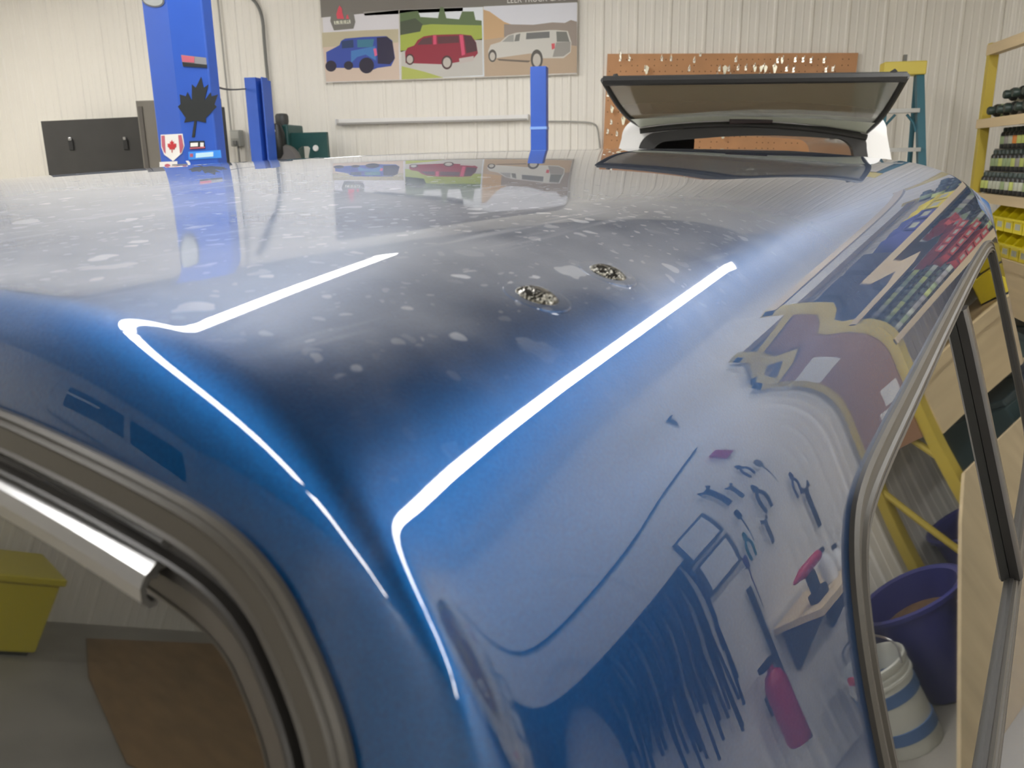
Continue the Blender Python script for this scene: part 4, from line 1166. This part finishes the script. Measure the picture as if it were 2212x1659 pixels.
MB().add(vs, [(0, 1, 2, 3, 4), (9, 8, 7, 6, 5)] + [(i, (i + 1) % 5, 5 + (i + 1) % 5, 5 + i) for i in range(5)]).build('sheet', mat('stained_plywood', (0.60, 0.48, 0.30), 0.6, noise=0.35, nscale=4, stretch=(3, 3, 0.6)), ps)

# ---------------------------------------------------------------- right wall: cables, tools, strips, added stand-in post
WX = XR - 0.022
cable('wall_cable', 'dark cable running level along the white right wall', [(WX, 3.0, 2.68), (WX, 1.2, 2.14)], 0.010, M['rubber'])
t = empty('tall_blue_post', (2.36, 1.12, 0)); tag(t, 'plain blue post added to stand in for a dark reflection, by the right wall', 'lift post')  # added post, stands in for a dark reflection in the cap paint
MB().box(-0.09, 0.09, -0.09, 0.09, 0, 2.86).build('column', M['blue_post'], t, bevel=0.01)
MB().box(-0.22, 0.22, -0.25, 0.25, 0, 0.018).build('base_plate', M['blue_post'], t)
MB().box(-0.07, 0.07, -0.07, 0.07, 2.86, 2.92).build('top_cap', M['blue_post'], t)
# rubber strips hung on a rail
t = empty('strip_rail', (WX, 1.85, 0)); tag(t, 'wall rail hung with dark rubber sealing strips', 'rail')
MB().box(-0.05, 0.0, -0.36, 0.36, 1.79, 1.82).build('rail', M['dark_steel'], t)
sm = [mat('strip_%d' % i, c_, 0.5) for i, c_ in enumerate(((0.02, 0.02, 0.035), (0.05, 0.04, 0.07), (0.03, 0.035, 0.09), (0.14, 0.12, 0.12)))]
for k in range(44):
    y = -0.34 + 0.0158 * k; top_ = 1.79
    l_ = random.uniform(0.7, 1.25); x = random.uniform(-0.045, -0.015)
    MB().tube(arc_pts([(x, y, top_), (x - random.uniform(0, 0.02), y + random.uniform(-0.02, 0.02), top_ - l_ * 0.5), (x, y + random.uniform(-0.03, 0.03), top_ - l_)], 1), 0.0085, 5).build('strip', sm[random.choices(range(4), weights=(4, 3, 3, 1.6))[0]], t)
for y, z, nm in ((2.36, 1.86, 'upper'), (2.36, 1.50, 'lower')):
    t = empty('notice', (WX, y, z)); tag(t, 'white notice sheet on a dark board on the right wall, %s one' % nm, 'notice')
    MB().box(-0.008, 0, -0.13, 0.13, -0.16, 0.16).build('board', mat('dark_notice_board', (0.10, 0.10, 0.11), 0.6), t)
    MB().box(-0.0095, -0.0082, -0.105, 0.105, -0.13, 0.13).build('sheet', mat('notice_white', (0.85, 0.85, 0.84), 0.5), t)
def tool(kind, y, z, label, s=1.0, col=(0.03, 0.03, 0.04)):
    m = M.setdefault('tool_%s' % (col,), mat('tool_paint', col, 0.4))
    t = empty(kind, (WX, y, z)); tag(t, label, 'tool', 'tools hung on the right wall')
    MB().tube([(0.0, 0, 0.01), (-0.03, 0, 0.01)], 0.004, 6).build('peg', M['aluminium'], t)
    if kind == 'wrench':
        MB().box(-0.016, -0.008, -0.010 * s, 0.010 * s, -0.20 * s, 0.0).build('shaft', m, t)
        MB().prism([(-0.024 * s, 0.0), (-0.010 * s, -0.008), (0.010 * s, -0.008), (0.024 * s, 0), (0.022 * s, 0.036 * s), (0.010 * s, 0.012 * s), (-0.010 * s, 0.012 * s), (-0.022 * s, 0.036 * s)], 0.008, 0.017, M=Matrix.Rotation(R(90), 4, 'Z')).build('jaw', m, t)
    elif kind == 'screwdriver':
        MB().lathe([(0.003, -0.16 * s), (0.004, -0.02), (0.013, -0.01), (0.015, 0.05), (0.011, 0.09), (0.002, 0.095)], n=10, M=Matrix.Translation((-0.016, 0, 0))).build('handle', m, t, smooth=True)
        MB().tube([(-0.016, 0, -0.16 * s), (-0.016, 0, -0.26 * s)], 0.003, 6).build('blade', M['aluminium'], t)
    else:
        for q in (-1, 1): MB().tube(arc_pts([(-0.014, 0, 0.0), (-0.014, q * 0.02 * s, -0.06 * s), (-0.014, q * 0.014 * s, -0.15 * s)], 2), 0.006 * s, 6).build('handle', m, t, smooth=True)
        MB().prism([(-0.012 * s, 0), (0.012 * s, 0), (0.004, 0.05 * s), (-0.004, 0.05 * s)], 0.008, 0.018, M=Matrix.Rotation(R(90), 4, 'Z')).build('jaw', m, t)
    return t
TL = [('wrench', 2.62, 2.16, 'dark long wrench, highest of the wall tools', 1.6, (0.03, 0.03, 0.05)), ('wrench', 2.70, 1.98, 'short dark wrench right of the notice sheets', 1.0, (0.04, 0.04, 0.05)), ('pliers', 2.84, 2.05, 'dark navy pliers hung below the red level', 1.2, (0.02, 0.02, 0.09)), ('pliers', 2.78, 1.72, 'big black pliers in the middle of the wall tools', 1.7, (0.02, 0.02, 0.03)),
      ('screwdriver', 2.92, 1.88, 'grey screwdriver right of the black pliers', 1.0, (0.12, 0.12, 0.13)), ('screwdriver', 2.60, 1.66, 'black screwdriver left of the black pliers', 1.1, (0.02, 0.02, 0.02)), ('pliers', 2.56, 1.46, 'teal pliers under the notice sheets', 1.3, (0.02, 0.16, 0.18)), ('wrench', 2.72, 1.42, 'grey wrench under the black pliers', 1.1, (0.10, 0.10, 0.11)),
      ('pliers', 3.02, 1.50, 'navy pliers nearest to the rack end', 1.3, (0.02, 0.03, 0.10)), ('wrench', 3.08, 1.30, 'thick black wrench lowest of the wall tools', 1.5, (0.02, 0.02, 0.02)), ('screwdriver', 2.50, 1.26, 'violet screwdriver beside the wall pipe', 1.2, (0.08, 0.03, 0.12))]
for a_ in TL: tool(*a_)
o = tag(MB().box(-0.022, 0, -0.030, 0.030, -0.10, 0.10).build('spirit_level', mat('red_level', (0.45, 0.02, 0.05), 0.4), None, bevel=0.008), 'red spirit level high on the right wall', 'level'); o.location = (WX, 2.92, 2.36)
o = tag(MB().tube([(WX - 0.01, 2.46, 1.12), (WX - 0.012, 2.46, 0.6), (WX - 0.015, 2.46, 0.22)], 0.016, 8).build('wall_pipe', M['dark_steel'], smooth=True), 'dark upright pipe on the right wall below the tools', 'pipe')
t = empty('fire_extinguisher', (XR - 0.12, 2.33, 0.30)); tag(t, 'red fire extinguisher hung low on the right wall', 'extinguisher')
MB().lathe([(0.01, 0), (0.055, 0.0), (0.062, 0.02), (0.062, 0.30), (0.045, 0.35), (0.02, 0.37), (0.018, 0.40)], n=20).build('cylinder', mat('extinguisher_red', (0.42, 0.01, 0.05), 0.3), t, smooth=True)
MB().box(-0.02, 0.02, -0.06, 0.03, 0.40, 0.43).build('valve', M['rubber'], t); MB().box(0.05, 0.10, -0.02, 0.02, 0.15, 0.25).build('bracket', M['dark_steel'], t)
# workbench under the tools
t = empty('workbench', (XR - 0.02, 2.76, 0)); tag(t, 'narrow plywood wall bench on brackets below the tools', 'workbench')
MB().box(-0.36, 0.0, -0.24, 0.20, 0.745, 0.78).build('top', M['raw_wood'], t)
for y in (-0.18, 0.14): MB().prism([(0.0, 0.745), (-0.30, 0.745), (-0.30, 0.725), (-0.02, 0.50), (0.0, 0.50)], y - 0.012, y + 0.012).build('bracket', M['dark_steel'], t)

t = empty('power_drill', (XR - 0.28, 2.64, 0.782)); tag(t, 'red cordless drill standing on the workbench', 'drill')
MB().box(-0.03, 0.03, -0.05, 0.05, 0, 0.05).build('battery', M['rubber'], t, bevel=0.006)
MB().box(-0.02, 0.02, -0.03, 0.02, 0.05, 0.15).build('grip', M['rubber'], t, bevel=0.006)
MB().lathe([(0.01, -0.10), (0.03, -0.09), (0.034, 0.05), (0.022, 0.08), (0.012, 0.12), (0.003, 0.13)], n=14, M=Matrix.Translation((0, 0, 0.18)) @ Matrix.Rotation(R(90), 4, 'X')).build('motor_body', mat('drill_red', (0.45, 0.02, 0.06), 0.35), t, smooth=True)
for i, (y, h_, w_) in enumerate(((2.80, 0.16, 0.07), (2.90, 0.11, 0.05))):
    t = empty('white_jug', (XR - 0.24, y, 0.782)); tag(t, 'white plastic jug on the workbench, %s one' % ('taller', 'shorter')[i], 'jug', 'white jugs on the workbench')
    MB().lathe([(0.005, 0), (w_ * 0.6, 0), (w_ * 0.62, h_ * 0.7), (w_ * 0.3, h_ * 0.9), (w_ * 0.28, h_)], n=16).build('body', M['fixture'], t, smooth=True)
    MB().lathe([(0.002, h_), (w_ * 0.32, h_), (w_ * 0.32, h_ + 0.02), (0.002, h_ + 0.021)], n=14).build('cap', M['rubber'], t)

# ---------------------------------------------------------------- left side of the shop, mirrored in the rear of the cap
t = empty('window_1', (XL + 0.02, -2.75, 2.98)); tag(t, kind='structure')
MB().box(0.0, 0.06, -1.30, 1.30, 0.42, 0.60).box(0.0, 0.06, -1.30, 1.30, -0.60, -0.42).box(0.0, 0.06, -1.30, -1.12, -0.42, 0.42).box(0.0, 0.06, 1.12, 1.30, -0.42, 0.42).box(0.0, 0.06, -0.06, 0.06, -0.42, 0.42).build('window_frame', M['fixture'], t)
M['night'] = tinted_glass('night_glass', 1.5, (0.010, 0.018, 0.05))
for y0, y1 in ((-1.12, -0.06), (0.06, 1.12)): MB().box(0.004, 0.02, y0, y1, -0.42, 0.42).build('pane', M['night'], t)
t = empty('yellow_bin', (-6.95, -0.86, 0)); tag(t, 'big yellow bin by the left wall', 'bin')
MB().box(-0.42, 0.42, -0.42, 0.36, 0.03, 0.52, taper=1.08).build('body', mat('yellow_bin_body', (0.62, 0.52, 0.02), 0.4), t, bevel=0.015)
MB().box(-0.48, 0.48, -0.48, 0.42, 0.52, 0.57).build('rim', mat('yellow_bin_body', (0.62, 0.52, 0.02), 0.4), t, bevel=0.01)
MB().box(-0.38, 0.38, -0.38, 0.32, 0.0, 0.03).build('foot', M['rubber'], t)
o = tag(MB().add([(-7.2, -3.3, 0.004), (-4.2, -3.2, 0.004), (-3.4, -2.0, 0.004), (-4.6, -1.42, 0.004), (-6.1, -1.55, 0.004), (-7.1, -1.75, 0.004), (-7.2, -3.3, 0.010), (-4.2, -3.2, 0.010), (-3.4, -2.0, 0.010), (-4.6, -1.42, 0.010), (-6.1, -1.55, 0.010), (-7.1, -1.75, 0.010)],
    [(5, 4, 3, 2, 1, 0), (6, 7, 8, 9, 10, 11)] + [(i, (i + 1) % 6, 6 + (i + 1) % 6, 6 + i) for i in range(6)]).build('cardboard_mat', mat('brown_cardboard', (0.33, 0.20, 0.085), 0.8, noise=0.55, nscale=2.5, stretch=(1, 3, 1))), 'brown stained cardboard mat flat on the concrete floor', 'mat')
